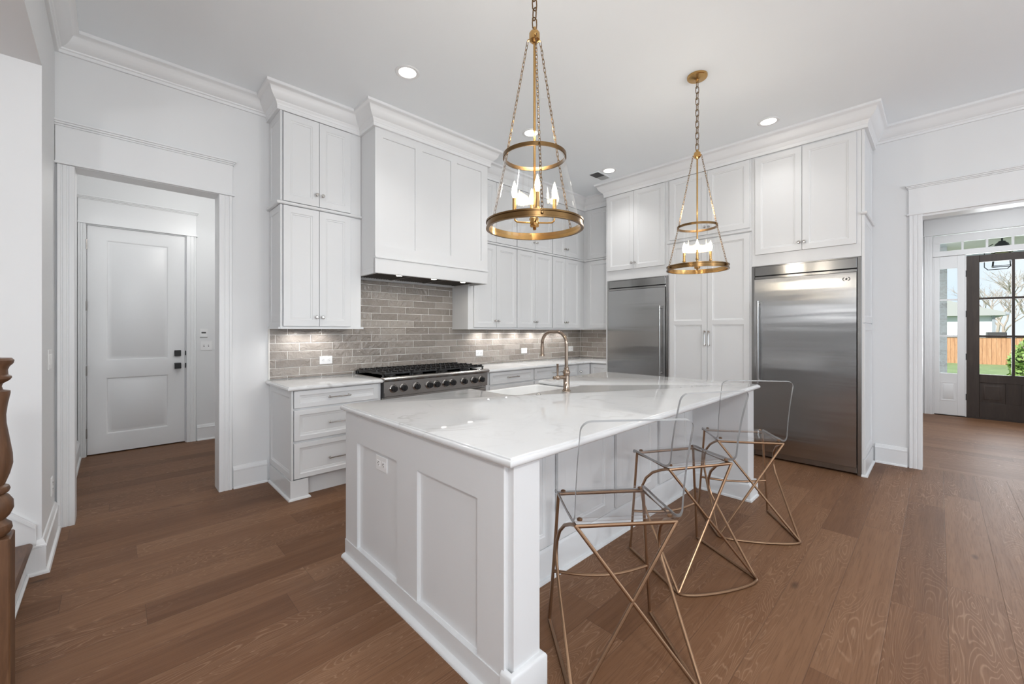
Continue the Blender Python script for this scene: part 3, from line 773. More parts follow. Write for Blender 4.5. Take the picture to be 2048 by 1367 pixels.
# ------------------------------------------------------------------ range
RX0, RX1, RY = 1.792, 3.058, 3.56
rg = thing('range', 'wide stainless gas range with black grates under the hood', 'range', ((RX0 + RX1) / 2, 3.87, 0))
m = MB(); m.box(RX0, RX1, RY + .03, W - .015, .11, .905, .002); m.box(RX0 + .03, RX1 - .03, RY + .10, W - .03, 0, .11); m.build('body', M['steel_range'], rg)
m = MB(); m.prism([(RY + .03, .735), (RY, .745), (RY - .004, .882), (RY + .03, .893)], 'X', RX0 + .004, RX1 - .004); m.build('control_panel', M['steel_range'], rg)
m = MB(); m.box(RX0 - .001, RX0 + .010, RY - .001, RY + .05, .735, .893); m.build('end_strip', M['dark_gap'], rg)
pr_ = [(RY + .035, .886), (RY - .004, .884), (RY - .020, .889), (RY - .030, .901), (RY - .031, .912), (RY - .022, .922), (RY - .005, .926), (RY + .035, .926)]
m = MB(); m.prism(pr_, 'X', RX0 - .004, RX1 + .002); m.build('bullnose_rail', M['steel_range'], rg)
m = MB(); m.box(RX0 + .004, RX1 - .004, RY + .035, W - .018, .903, .916, .002); m.box(RX0 + .002, RX1 - .002, W - .040, W - .014, .905, .946, .003); m.build('cooktop', M['steel_range'], rg)
for i, kx in enumerate((1.892, 1.996, 2.138, 2.281, 2.370, 2.480, 2.568, 2.720, 2.857, 2.962)):
    kz = .815
    m = MB(); m.lathe([(.0, .0), (.038, 0), (.039, .006), (.034, .011), (.0, .011)], (kx, RY - .001, kz), nW, 24, cap=False); bz = m.build('bezel', M['chrome'], rg)
    m = MB(); m.lathe([(.0, .010), (.030, .010), (.030, .030), (.027, .038), (.0, .040)], (kx, RY - .001, kz), nW, 24, cap=False); m.box(kx - .007, kx + .007, RY - .050, RY - .034, kz - .026, kz + .026, .004); m.build('control_knob', M['black'], rg)
GW = (RX1 - RX0 - .03) / 4
for g in range(4):
    gx0 = RX0 + .015 + g * GW + .002; gx1 = gx0 + GW - .004; gy0, gy1 = RY + .05, W - .050; zt = .964
    m = MB()
    for x in (gx0 + .006, gx1 - .006): m.box(x - .006, x + .006, gy0, gy1, zt - .020, zt - .004, .002)
    for y in (gy0 + .006, (gy0 + gy1) / 2, gy1 - .006): m.box(gx0, gx1, y - .006, y + .006, zt - .020, zt - .004, .002)
    for yc in ((gy0 * 3 + gy1) / 4, (gy0 + gy1 * 3) / 4):
        for s_ in range(5):
            x = gx0 + (s_ + .5) * (gx1 - gx0) / 5
            for a, b in ((yc - .145, yc - .035), (yc + .035, yc + .145)):
                m.prism([(a, zt - .018), (a + .004, zt + .012), (a + .020, zt + .012), (a + .026, zt + .006), (b - .006, zt + .006), (b, zt - .018)], 'X', x - .0065, x + .0065)
        for s_ in (-1, 1):
            xc = (gx0 + gx1) / 2; m.box(xc + s_ * .045, xc + s_ * (gx1 - gx0) / 2 * .96, yc - .0055, yc + .0055, zt - .016, zt + .001, .002)
    for x in (gx0 + .01, gx1 - .01):
        for y in (gy0 + .01, gy1 - .01): m.box(x - .008, x + .008, y - .008, y + .008, .916, zt - .016, .002)
    m.build('grate', M['iron'], rg)
    for yc in ((gy0 * 3 + gy1) / 4, (gy0 + gy1 * 3) / 4):
        xc = (gx0 + gx1) / 2
        m = MB(); m.lathe([(.0, .916), (.052, .916), (.050, .926), (.040, .929), (.036, .936), (.0, .938)], (xc, yc, 0), n=24, cap=False); m.build('burner', M['iron'], rg)
for a, b in ((RX0 + .02, 2.26), (2.28, RX1 - .02)):
    m = MB(); m.box(a, b, RY + .004, RY + .03, .16, .715, .004); od = m.build('oven_door', M['steel_range'], rg)
    m = MB(); m.tube([(a + .03, RY - .045, .665), (b - .03, RY - .045, .665)], .012, 12)
    for x in (a + .06, b - .06): m.lathe([(.010, 0), (.010, .05)], (x, RY + .004, .665), nW, 12)
    m.build('oven_handle', M['chrome'], od)
# small chevron mark on the control panel
m = MB()
for s_ in (-1, 1): m.tube([(1.838, RY - .003, .815), (1.848, RY - .003, .815 + s_ * .010)], .0012, 6)
m.build('chevron_mark', M['chrome'], rg)

# ------------------------------------------------------------------ tall units on the refrigerator wall
def tall_cab(name, label, y0, y1, z0, z1, doors, kz, rail=None, handle=False):
    c_ = thing(name, label, 'cabinet', ((T + F) / 2, (y0 + y1) / 2, z0))
    m = MB(); m.box(T, F - .003, y0, y1, z0, z1, .001); m.build('carcass', M['cab'], c_)
    for i, (a, b, za, zb) in enumerate(doors):       # a > b : seen from the room left to right is +Y to -Y
        wins = None; w_ = a - b; h_ = zb - za
        if rail: wins = [(.056, .056, w_ - .056, rail[0] - za), (.056, rail[1] - za, w_ - .056, h_ - .056)]
        dr = door(c_, (T, a, za), uF, nF, w_, h_, wins=wins)
        ky = b + .022 if i % 2 == 0 else a - .022
        if handle: pull(dr, (T - .02, ky, kz), (0, 0, 1), nF, .18)
        else: knob(dr, (T - .02, ky, kz), nF)
    return c_
tall_cab('wall_cabinet', 'two door cabinet above the freezer', 2.366, TY1 - .001, 2.056, 3.24, [(3.246, 2.838, 2.190, 3.232), (2.834, 2.404, 2.190, 3.232)], 2.270)
tall_cab('wall_cabinet', 'two door upper cabinet above the pantry doors', 1.421, 2.364, DIVZ1, 3.24, [(2.338, 1.888, 2.487, 3.232), (1.884, 1.437, 2.487, 3.232)], 2.575)
tall_cab('pantry_cabinet', 'tall white two door pantry between freezer and refrigerator', 1.421, 2.364, 0, DIVZ0, [(2.338, 1.888, .115, 2.430), (1.884, 1.437, .115, 2.430)], 1.270, rail=(1.430, 1.480), handle=True)
m = MB(); m.sweep([(0, DIVZ0), (.016, DIVZ0 + .002), (.024, DIVZ0 + .010), (.024, DIVZ1 - .006), (.016, DIVZ1), (0, DIVZ1)], [(T, 2.370), (T, 1.416)], -1); struct(m.build('trim_12', M['cab']), 'white ledge moulding between pantry and upper cabinet', 'moulding')
tall_cab('wall_cabinet', 'two door cabinet above the refrigerator', .500, 1.419, 2.056, 3.24, [(1.384, .962, 2.178, 3.224), (.958, .536, 2.178, 3.224)], 2.256)
m = MB(); m.box(T, F - .003, 3.256, TY1, 0, 2.055, .001); tag(m.build('cabinet_side_panel', M['cab']), 'white gable panel left of the freezer at the counter end', 'cabinet panel')
ep = thing('cabinet_end_panel', 'tall white end panel right of the refrigerator', 'cabinet panel', (5.36, .487, 0))
wd = F - T - .006
m = MB(); m.box(T - .001, F - .003, .489, .498, 0, 3.24)
for za, zb in ((.165, 1.425), (1.435, 2.441), (2.469, 3.236)):
    m.panel((T, .489, za), uW, nW, wd, zb - za, .012, [(.06, .06, wd - .06, zb - za - .06)], [(.004, -.003), (.012, -.006), (.016, -.009)])
m.build('panel', M['cab'], ep)
m = MB(); m.sweep([(0, DIVZ0), (.014, DIVZ0 + .002), (.020, DIVZ0 + .010), (.020, DIVZ1 - .006), (.012, DIVZ1), (0, DIVZ1)], [(T - .002, .50), (T - .002, .478), (F - .003, .478)], -1); m.build('ledge', M['cab'], ep)
m = MB(); m.box(T - .004, F - .034, .470, .489, 0, .158, .002); m.sweep(SHOE, [(T - .004, .500), (T - .004, .470), (F - .036, .470)], -1); m.build('plinth', M['cab'], ep)

def fridge(name, label, y0, y1, hinge_left, emblem):
    f = thing(name, label, name, ((T + F) / 2, (y0 + y1) / 2, 0))
    m = MB(); m.box(T + .03, F - .003, y0 + .002, y1 - .002, .085, 2.050); m.box(T + .12, F - .01, y0 + .02, y1 - .02, 0, .085); m.build('body', M['dark_gap'], f)
    fw = .028
    m = MB()
    m.box(T - .004, T + .03, y0, y0 + fw, .0, 2.054, .0015); m.box(T - .004, T + .03, y1 - fw, y1, .0, 2.054, .0015); m.box(T - .004, T + .03, y0 + fw, y1 - fw, 2.044, 2.054, .0015)
    m.build('trim_frame', M['steel_trim'], f)
    a, b = y0 + fw + .004, y1 - fw - .004
    m = MB(); m.box(T - .010, T + .03, a, b, 1.950, 2.042, .002); m.build('top_grille', M['steel_trim'], f)
    m = MB(); m.box(T - .008, T + .03, a, b, 1.914, 1.940, .002); m.build('lower_grille_bar', M['steel_trim'], f)
    m = MB(); m.box(T - .006, T + .03, a, b, .018, .070, .002); m.build('kick_plate', M['steel_trim'], f)
    # door with a slightly domed face
    N, K = 18, 30; za, zb = .076, 1.909; front = T - .030
    m = MB(); base = len(m.v)
    for j in range(K + 1):
        for i in range(N + 1):
            uu = i / N; vv = j / K; y = a + (b - a) * uu; z = za + (zb - za) * vv
            ed = min(1, min(uu, 1 - uu) * N / 1.0); 
            dome = .0035 * (1 - (2 * uu - 1) ** 2) + .0045 * max(0, (vv - .80) / .20) ** 2 * (-1) + .002 * math.sin(vv * 9)
            m.v.append((front - dome, y, z))
    for j in range(K):
        for i in range(N):
            p = base + j * (N + 1) + i; m.face((p, p + 1, p + N + 2, p + N + 1))
    per = [base + i for i in range(N + 1)] + [base + j * (N + 1) + N for j in range(1, K + 1)] + [base + K * (N + 1) + i for i in range(N - 1, -1, -1)] + [base + j * (N + 1) for j in range(K - 1, 0, -1)]
    bk = len(m.v); m.v += [(T + .026, m.v[p][1], m.v[p][2]) for p in per]
    for i in range(len(per)):
        k = (i + 1) % len(per); m.face((per[i], per[k], bk + k, bk + i))
    dr = m.build('door', M['steel'], f, ang=.5)
    hy = (b - .045) if not hinge_left else (a + .045)
    m = MB(); m.tube([(front - .052, hy, .80), (front - .052, hy, 1.675)], .0115, 14)
    for z in (.83, 1.645): m.lathe([(.012, 0), (.010, .006), (.010, .052)], (front, hy, z), nF, 14)
    m.build('handle', M['handle'], dr)
    if emblem:
        ec = (front - .006, .607, 1.848); m = MB()
        for s_ in (-1, 1):
            m.tube([(ec[0], ec[1] + s_ * .026 * math.cos(q), ec[2] + .019 * math.sin(q)) for q in [(-1.0 + 2.0 * k / 8) for k in range(9)]], .0028, 6)
        m.tube([(ec[0], ec[1] - .010, ec[2]), (ec[0], ec[1] + .010, ec[2])], .0028, 6); m.tube([(ec[0], ec[1], ec[2] - .011), (ec[0], ec[1], ec[2] + .011)], .0028, 6)
        m.build('emblem', M['black'], dr)['label'] = 'small dark bracketed cross emblem'
    return f
fridge('refrigerator', 'wide stainless refrigerator beside the right wall, handle on its left', .501, 1.419, False, True)
fridge('freezer', 'narrower stainless freezer near the corner, handle on its right', 2.366, 3.254, True, False)

# ------------------------------------------------------------------ island
IX0, IX1, IY0, IY1 = .986, 3.861, 1.027, 2.514
def arc(cx_, cy_, r, a0, a1, n=6): return [(cx_ + r * math.cos(a0 + (a1 - a0) * i / n), cy_ + r * math.sin(a0 + (a1 - a0) * i / n)) for i in range(n + 1)]
SX0, SX1, SY = 1.990, 2.760, 2.030
poly = [(IX0, IY0), (IX1, IY0), (IX1, IY1), (SX1, IY1)] + arc(SX1 - .06, SY + .06, .06, 0, -PI / 2) + arc(SX0 + .06, SY + .06, .06, -PI / 2, -PI) + [(SX0, IY1)]
slab('island_countertop', [(p[0], p[1]) for p in poly] + [(IX0, IY1)], .914, 'large white veined quartz island top with sink cutout', 'countertop')
isl = thing('kitchen_island', 'white panelled kitchen island with corner posts', 'island', (2.42, 1.78, 0))
TOPZ = .8775
def end_panel(x, y0, y1, n, sgn):
    """panelled end: boards around two recessed fields, face at x"""
    m = MB(); wid = y1 - y0
    if n == nF: o = (x + .02, y1, .0); u = uF; wins = [(y1 - 2.331, .105, y1 - 1.872, .713), (y1 - 1.680, .105, y1 - 1.241, .713)]
    else: o = (x - .02, y0, .0); u = (0, 1, 0); wins = [(1.241 - y0, .105, 1.680 - y0, .713), (1.872 - y0, .105, 2.331 - y0, .713)]
    m.panel(o, u, n, wid, TOPZ, .02, wins, [(.0005, -.016), (.002, -.018)])
    return m
m = end_panel(1.012, 1.088, 2.494, nF, 1); m.box(1.032, 1.050, 1.088, 2.494, 0, TOPZ); m.build('end_panel', M['cab'], isl)
m = end_panel(3.836, 1.088, 2.494, (1, 0, 0), 1); m.box(3.798, 3.816, 1.088, 2.494, 0, TOPZ); m.build('end_panel', M['cab'], isl)
m = MB(); m.box(1.034, 1.173, 1.060, 1.500, 0, TOPZ, .0015); m.build('post', M['cab'], isl)
m = MB(); m.box(3.655, 3.800, 1.060, 1.500, 0, TOPZ, .0015); m.build('post', M['cab'], isl)
# plinths round the posts and the ends
PL = [(0, 0), (.020, 0), (.020, .120), (.016, .128), (.010, .133), (0, .136)]
m = MB(); m.sweep([(0, 0), (.004, 0), (.004, .104), (0, .104)], [(1.012, 2.494), (1.012, 1.088)], -1); m.sweep([(.003, 0), (.028, 0), (.028, .006), (.024, .014), (.014, .020), (.003, .022)], [(1.012, 2.494), (1.012, 1.075)], -1); m.build('plinth', M['cab'], isl)
m = MB(); m.sweep(PL, [(1.022, 1.10), (1.022, 1.060), (1.173, 1.060), (1.173, 1.47)], -1); m.build('plinth', M['cab'], isl)
m = MB(); m.sweep(PL, [(3.655, 1.47), (3.655, 1.060), (3.822, 1.060), (3.822, 1.10)], -1); m.sweep([(.019, 0), (.034, 0), (.034, .006), (.030, .014), (.022, .018), (.019, .018)], [(3.655, 1.45), (3.655, 1.060), (3.822, 1.060)], -1); m.build('plinth', M['cab'], isl)
# cabinet box behind the knee space, with doors facing the stools
m = MB(); m.box(1.050, 3.798, 1.500, 2.030, 0, TOPZ, .001); m.box(1.050, 1.985, 2.030, 2.47, 0, TOPZ); m.box(2.765, 3.798, 2.030, 2.47, 0, TOPZ); m.box(1.985, 2.765, 2.030, 2.47, 0, .62); m.build('carcass', M['cab'], isl)
for a, b in ((1.185, 1.745), (1.790, 2.322), (2.398, 2.925), (3.010, 3.540)):
    m = MB(); m.panel((a, 1.497, .185), uW, nW, b - a, TOPZ - .185 - .004, .018, [(.062, .06, b - a - .062, TOPZ - .185 - .064)], DOORBEAD); m.build('door', M['cab'], isl)
m = MB(); m.sweep([(0, 0), (.018, 0), (.018, .155), (.014, .165), (.008, .172), (0, .174)], [(1.175, 1.500), (3.653, 1.500)], -1); m.sweep([(.017, 0), (.034, 0), (.034, .006), (.030, .014), (.022, .018), (.017, .018)], [(1.19, 1.500), (3.64, 1.500)], -1); m.build('plinth', M['cab'], isl)
for a, b in ((1.07, 1.98), (2.77, 3.26), (3.27, 3.78)):
    m = MB(); m.panel((b, 2.47, .12), (-1, 0, 0), (0, 1, 0), b - a, .755, .02, [(.055, .055, b - a - .055, .70)], DOORBEAD); dd = m.build('door', M['cab'], isl); knob(dd, (a + .03, 2.49, .80), (0, 1, 0))
outlet('wall_outlet', 'white outlet on the island end panel facing the hall', (1.0295, 2.058, .652), uF, nF)

sk = thing('farmhouse_sink', 'white apron sink set into the far side of the island', 'sink', (2.375, 2.28, .63))
m = MB()
def rr(x0, x1, y0, y1, r, z):
    return [(x, y, z) for x, y in arc(x1 - r, y0 + r, r, -PI / 2, 0, 5) + arc(x1 - r, y1 - r, r, 0, PI / 2, 5) + arc(x0 + r, y1 - r, r, PI / 2, PI, 5) + arc(x0 + r, y0 + r, r, PI, PI * 1.5, 5)]
a0, a1, b0, b1 = 1.988, 2.762, 2.032, 2.535
m.rings([rr(a0, a1, b0, b1, .02, .635), rr(a0, a1, b0, b1, .02, .872), rr(a0 + .004, a1 - .004, b0 + .004, b1 - .004, .02, .876), rr(a0 + .022, a1 - .022, b0 + .022, b1 - .022, .03, .876), rr(a0 + .027, a1 - .027, b0 + .027, b1 - .027, .03, .870), rr(a0 + .03, a1 - .03, b0 + .03, b1 - .03, .035, .69), rr(a0 + .05, a1 - .05, b0 + .05, b1 - .05, .04, .668)])
m.build('basin', M['sink'], sk)
m = MB(); m.lathe([(.0, .669), (.045, .669), (.043, .674), (.03, .673), (.0, .671)], (2.375, 2.28, 0), n=24, cap=False); m.build('drain', M['chrome'], sk)

fx, fy = 2.400, 1.905
fa = thing('faucet', 'tall polished gooseneck faucet on the island behind the sink', 'faucet', (fx, fy, .914))
m = MB(); m.lathe([(.0, .914), (.031, .914), (.031, .920), (.026, .926), (.0225, .932), (.0225, 1.035), (.026, 1.040), (.028, 1.050), (.028, 1.058), (.024, 1.066), (.018, 1.074), (.0175, 1.088), (.013, 1.094), (.013, 1.11)], (fx, fy, 0), n=28, cap=False); m.build('body', M['faucet'], fa)
pts = [(fx, fy, 1.09), (fx, fy, 1.18), (fx, fy, 1.262)]
R_ = .088
for k in range(1, 9): q = PI / 2 * k / 8; pts.append((fx, fy + R_ * (1 - math.cos(q)), 1.262 + R_ * math.sin(q)))
pts.append((fx, fy + .145, 1.350))
for k in range(1, 9): q = PI / 2 * k / 8; pts.append((fx, fy + .150 + R_ * math.sin(q), 1.350 - R_ * (1 - math.cos(q))))
pts.append((fx, fy + .238, 1.225))
m = MB(); m.tube(pts, .0125, 16); m.build('spout', M['faucet'], fa)
m = MB(); m.lathe([(.0135, 0), (.0155, -.004), (.0155, -.060), (.018, -.066), (.021, -.072), (.021, -.078), (.0, -.078)], (fx, fy + .238, 1.240), n=20, cap=False); m.build('spray_head', M['faucet'], fa)
m = MB(); m.lathe([(.014, .015), (.014, .075), (.018, .080), (.019, .092), (.015, .100), (.009, .105), (.009, .118), (.012, .121), (.012, .127), (.0, .130)], (fx, fy, 1.020), (-1, 0.12, 0), n=18, cap=False); m.build('handle_body', M['faucet'], fa)
m = MB(); m.tube([(fx - .088, fy + .011, 1.03), (fx - .088, fy + .011, 1.06), (fx - .088, fy + .011, 1.12)], [.006, .008, .0085], 12); m.build('lever', M['faucet'], fa)
m = MB(); m.lathe([(.0, 0), (.020, 0), (.020, .004), (.014, .007), (.012, .010), (.0, .011)], (2.115, 1.925, .914), n=20, cap=False); tag(m.build('sink_button', M['chrome']), 'small round chrome push button on the island near the sink', 'switch')

# ------------------------------------------------------------------ pendants
def pend():
    p = thing('pendant_lamp', '', 'pendant lamp', (0, 0, 1.846), 'brass lantern pendants over the island')
    zr, zt, hubz = 1.848, 2.190, 2.755
    m = MB(); m.lathe([(.0, H), (.077, H), (.077, H - .014), (.072, H - .020), (.030, H - .024), (.012, H - .030), (.010, H - .050), (.0, H - .050)], n=32, cap=False); m.build('canopy', M['brass'], p)
    def link(m, c_, d, ln, wd, r, rot):
        d = Vector(d).normalized(); a = V(1, 0, 0) if abs(d.x) < .8 else V(0, 1, 0)
        u = d.cross(a).normalized(); u = Matrix.Rotation(rot, 3, d) @ u
        pts = []
        for k in range(12):
            q = 2 * PI * k / 12; sx = math.cos(q); sy = math.sin(q)
            pts.append(Vector(c_) + u * (sx * wd / 2) + d * (sy * wd / 2 + (ln - wd) / 2 * (1 if sy > .01 else -1 if sy < -.01 else 0)))
        m.tube(pts, r, 6, closed=True)
    m = MB(); n_ = 12; z0, z1 = 2.822, H - .045; st_ = (z1 - z0) / n_
    for i in range(n_): link(m, (0, 0, z0 + (i + .5) * st_), (0, 0, 1), st_ * 1.28, .026, .0030, (i % 2) * PI / 2 + .5)
    m.build('hanging_chain', M['brass_dark'], p)
    m = MB(); m.lathe([(.0, 2.752), (.012, 2.752), (.020, 2.758), (.026, 2.764), (.026, 2.796), (.020, 2.806), (.010, 2.812), (.008, 2.826), (.0, 2.828)], n=24, cap=False)
    for k in range(3):
        q = 2 * PI * k / 3; m.tube([(.024 * math.cos(q), .024 * math.sin(q), 2.775), (.036 * math.cos(q), .036 * math.sin(q), 2.772)], .005, 8)
    m.build('hub', M['brass'], p)
    m = MB(); m.tube([(0, 0, 2.754), (0, 0, 1.90)], .0062, 12); m.build('stem', M['brass'], p)
    def band(r0, r1, z0, z1): return [(r0, z0), (r1, z0), (r1, z1), (r0, z1), (r0, z0)]
    m = MB(); m.lathe([(.222, zr), (.235, zr), (.235, zr + .007), (.231, zr + .009), (.231, zr + .027), (.235, zr + .029), (.235, zr + .036), (.222, zr + .036), (.222, zr)], n=72, cap=False)
    for k in range(3):
        q = 2 * PI * k / 3; m.lathe([(.0, 0), (.005, 0), (.005, .006), (.007, .009), (.005, .015), (.0, .016)], (.231 * math.cos(q), .231 * math.sin(q), zr + .018), (math.cos(q), math.sin(q), 0), 10, cap=False)
    m.build('lower_ring', M['brass_dark'], p)
    m = MB(); m.lathe([(.2215, zr + .001), (.2215, zr + .035)], n=72, cap=False); m.build('ring_lining', M['brass'], p)
    m = MB(); m.lathe(band(.147, .153, zt, zt + .018), n=64, cap=False); m.build('upper_ring', M['brass_dark'], p)
    m = MB(); m.lathe([(.219, zr + .016), (.144, zt + .008)], n=72, cap=False); m.build('glass_shade', M['shade_glass'], p)
    for k in range(3):
        q = 2 * PI * k / 3; A = V(.036 * math.cos(q), .036 * math.sin(q), 2.770); B = V(.157 * math.cos(q), .157 * math.sin(q), zt + .01); Cc = V(.240 * math.cos(q), .240 * math.sin(q), zr + .024)
        m = MB(); cnt = 0
        for a, b in ((A, B), (B, Cc)):
            nn = max(6, int((b - a).length / .0195)); dd = (b - a) / nn
            for i in range(nn): link(m, a + dd * (i + .5), dd, dd.length * 1.28, .0105, .0014, (cnt % 2) * PI / 2 + .8); cnt += 1
        m.build('side_chain', M['brass_dark'], p)
    m = MB(); m.lathe([(.0, 1.846), (.006, 1.846), (.009, 1.852), (.007, 1.858), (.020, 1.862), (.022, 1.868), (.022, 1.900), (.016, 1.906), (.0, 1.906)], n=24, cap=False); m.build('candle_hub', M['brass'], p)
    for k in range(4):
        q = PI / 2 * k; cx_, sx_ = math.cos(q), math.sin(q); r_ = .098
        m = MB(); m.tube([(.018 * cx_, .018 * sx_, 1.882), (.060 * cx_, .060 * sx_, 1.882), (.085 * cx_, .085 * sx_, 1.884), (.095 * cx_, .095 * sx_, 1.892), (r_ * cx_, r_ * sx_, 1.906), (r_ * cx_, r_ * sx_, 1.922)], .0042, 10)
        m.lathe([(.004, 1.918), (.013, 1.921), (.014, 1.928), (.004, 1.930)], (r_ * cx_, r_ * sx_, 0), n=16, cap=False); ar = m.build('candle_arm', M['brass'], p)
        m = MB(); m.lathe([(.0, 1.926), (.0095, 1.926), (.0095, 1.998), (.0, 1.998)], (r_ * cx_, r_ * sx_, 0), n=16, cap=False); m.build('candle_sleeve', M['brass'], ar)
        m = MB(); m.lathe([(.006, 1.998), (.008, 2.004), (.0125, 2.018), (.0135, 2.030), (.011, 2.046), (.006, 2.064), (.002, 2.078), (.0, 2.081)], (r_ * cx_, r_ * sx_, 0), n=14, cap=False); m.build('bulb', M['bulb'], ar)
    return p
PX1, PX2, PY = 1.467, 3.405, 1.36
pa = pend(); pb = copy_tree(pa)
pa.location = (PX1, PY, 1.846); pb.location = (PX2, PY, 1.846)
pa['label'] = 'nearer of the two brass and glass pendants, hanging at picture centre'
pb['label'] = 'farther brass and glass pendant, in front of the pantry doors'
def camdir(x, y): return math.atan2(-y, -x)          # plan angle from the lamp towards the camera
pa.rotation_euler = (0, 0, camdir(PX1, PY) + math.radians(8))
pb.rotation_euler = (0, 0, camdir(PX2, PY) + math.radians(180))
for x in (PX1, PX2): lamp('pendant_glow', 'POINT', (x, PY, 2.33), 11, (1, .92, .80), shadow_soft_size=.07)

# ------------------------------------------------------------------ recessed lights, vent
def can(x, y, label, src=None):
    if src is None:
        c_ = thing('recessed_light', label, 'ceiling light', (0, 0, H), 'recessed ceiling lights')
        m = MB(); m.lathe([(.066, H - .001), (.068, H - .006), (.088, H - .008), (.095, H - .004), (.095, H - .0005)], n=40, cap=False); m.build('trim_ring', M['trim'], c_)
        m = MB(); m.lathe([(.067, H - .004), (.0, H - .0035)], n=32, cap=False); m.build('lens', M['can_glow'], c_)
    else: c_ = copy_tree(src); c_['label'] = label
    c_.location = (x, y, H)
    lamp('can_light', 'SPOT', (x, y, H - .02), 13 if y < 2 else 26, (1, .98, .95), (0, 0, 0), spot_size=math.radians(115), spot_blend=.9, shadow_soft_size=.07)
    return c_
c0 = can(1.690, 2.950, 'recessed ceiling light above the range hood, left of the near pendant')
can(3.135, 2.955, 'recessed ceiling light seen through the near pendant', c0)
can(4.646, 1.165, 'recessed ceiling light in front of the cabinet over the refrigerator', c0)
can(4.593, 2.951, 'recessed ceiling light next to the ceiling vent', c0)
v_ = thing('ceiling_vent', 'small ceiling vent with dark slats near the inner corner', 'vent', (4.66, 3.14, H - .012))
m = MB(); m.box(4.50, 4.83, 3.055, 3.225, H - .008, H - .0005, .002); m.build('frame', M['ceil'], v_)
m = MB(); m.box(4.525, 4.675, 3.075, 3.205, H - .0105, H - .0075); m.build('duct_opening', M['slot'], v_)
for i in range(7): m = MB(); y = 3.085 + i * .018; m.box(4.525, 4.805, y - .0012, y + .0012, H - .0115, H - .0078); m.build('slat', M['slot'], v_)
# under cabinet strips
for x, y, e in ((1.22, W - .13, 2.2), (1.44, W - .13, 2.2), (3.45, W - .14, 3.6), (3.78, W - .14, 3.6), (4.11, W - .14, 3.6), (4.44, W - .14, 3.6), (4.77, W - .14, 3.0), (5.10, W - .14, 2.4), (F - .14, 3.45, 2.6)):
    lamp('under_cabinet_light', 'SPOT', (x, y, 1.370), e, (1, .98, .96), (0, 0, 0), spot_size=math.radians(165), spot_blend=.6, shadow_soft_size=.012)

# ------------------------------------------------------------------ stools
def stool():
    s_ = thing('bar_stool', '', 'bar stool', (0, 0, 0), 'clear bar stools along the island')
    r = .0075; z = .597; xs = .205; yb_, yf = .130, .452
    fb = r
    m = MB(); m.tube([(-xs, yb_, z), (xs, yb_, z), (xs, yf, z), (-xs, yf, z)], r, 10, closed=True); m.build('seat_frame', M['bronze'], s_)
    for q in (-1, 1):
        m = MB(); m.tube([(q * xs, yf, z), (q * .224, .459, .30), (q * .245, .465, fb)], r, 10); m.build('front_leg', M['bronze'], s_)
        m = MB(); m.tube([(q * xs, yb_, z), (q * .206, .150, .594), (q * .211, .200, .574), (q * .219, .265, .540), (q * .228, .320, .490), (q * .234, .348, .435), (q * .237, .350, .39), (q * .239, .330, .34), (q * .242, .250, .255), (q * .245, .0, fb)], r, 10); m.build('curved_brace', M['bronze'], s_)
        m = MB(); m.tube([(q * xs, yb_, z), (-q * .245, 0, fb)], r, 10); m.build('cross_brace', M['bronze'], s_)
        m = MB(); m.tube([(q * .245, .465, fb), (q * .245, 0, fb)], r, 10); m.build('floor_rail', M['bronze'], s_)
    m = MB(); m.tube([(.245 * math.cos(PI * k / 12), -.052 * math.sin(PI * k / 12), fb) for k in range(13)], r, 10); m.build('rear_floor_rail', M['bronze'], s_)
    m = MB(); m.tube([(-.230 + .46 * k / 12, .461 - .055 * math.sin(PI * k / 12), .235) for k in range(13)], r, 10); m.build('footrest', M['bronze'], s_)
    # one bent acrylic sheet
    hw = .216; th = .013
    prof = [(.478, .596), (.474, .607), (.463, .611), (.44, .612), (.30, .609), (.165, .611)]
    for k in range(1, 7): q = PI / 2 * k / 6; prof.append((.165 - .062 * math.sin(q) * 1.0, .611 + .058 * (1 - math.cos(q))))
    prof += [(.092, .75), (.068, .86), (.035, .97)]
    p0, p1 = Vector((.035, .97)), Vector((.012, 1.032)); rc = .040
    d01 = (p1 - p0).normalized(); top = p1
    cor = [(top - d01 * (rc * (1 - math.sin(q))), hw - rc * (1 - math.cos(q))) for q in [PI / 2 * k / 6 for k in range(7)]]
    P2 = [Vector(p) for p in prof]; wid = [hw] * len(P2)
    for p, ww in cor: P2.append(p); wid.append(ww)
    nr = []
    for i in range(len(P2)):
        a = P2[max(0, i - 1)]; b = P2[min(len(P2) - 1, i + 1)]; d_ = (b - a).normalized(); nr.append(Vector((d_.y, -d_.x)))
    def row(i, side): return P2[i] + nr[i] * (th / 2 * side), wid[i]
    m = MB()
    n_ = len(P2); ix = {}
    for i in range(n_):
        for sd in (-1, 1):
            p, ww = row(i, sd)
            for q in (-1, 1): ix[i, sd, q] = len(m.v); m.v.append((q * ww, p.x, p.y))
    for i in range(n_ - 1):
        for sd in (-1, 1): m.mi = 0; m.face((ix[i, sd, -1], ix[i, sd, 1], ix[i + 1, sd, 1], ix[i + 1, sd, -1]))
        m.mi = 1
        for q in (-1, 1): m.face((ix[i, -1, q], ix[i, 1, q], ix[i + 1, 1, q], ix[i + 1, -1, q]))
    for i in (0, n_ - 1): m.face((ix[i, -1, -1], ix[i, -1, 1], ix[i, 1, 1], ix[i, 1, -1]))
    m.build('acrylic_seat', [M['acrylic'], M['acrylic_edge']], s_, ang=.7)['label'] = 'clear acrylic seat and back bent from one sheet'
    for (px, py_) in ((-.185, .44), (.185, .44), (-.185, .15), (.185, .15)):
        m = MB(); m.lathe([(.0, .612), (.011, .612), (.011, .618), (.006, .621), (.0, .621)], (px, py_, 0), n=14, cap=False); m.build('fixing_cap', M['bronze'], s_)
    return s_
s0 = stool()
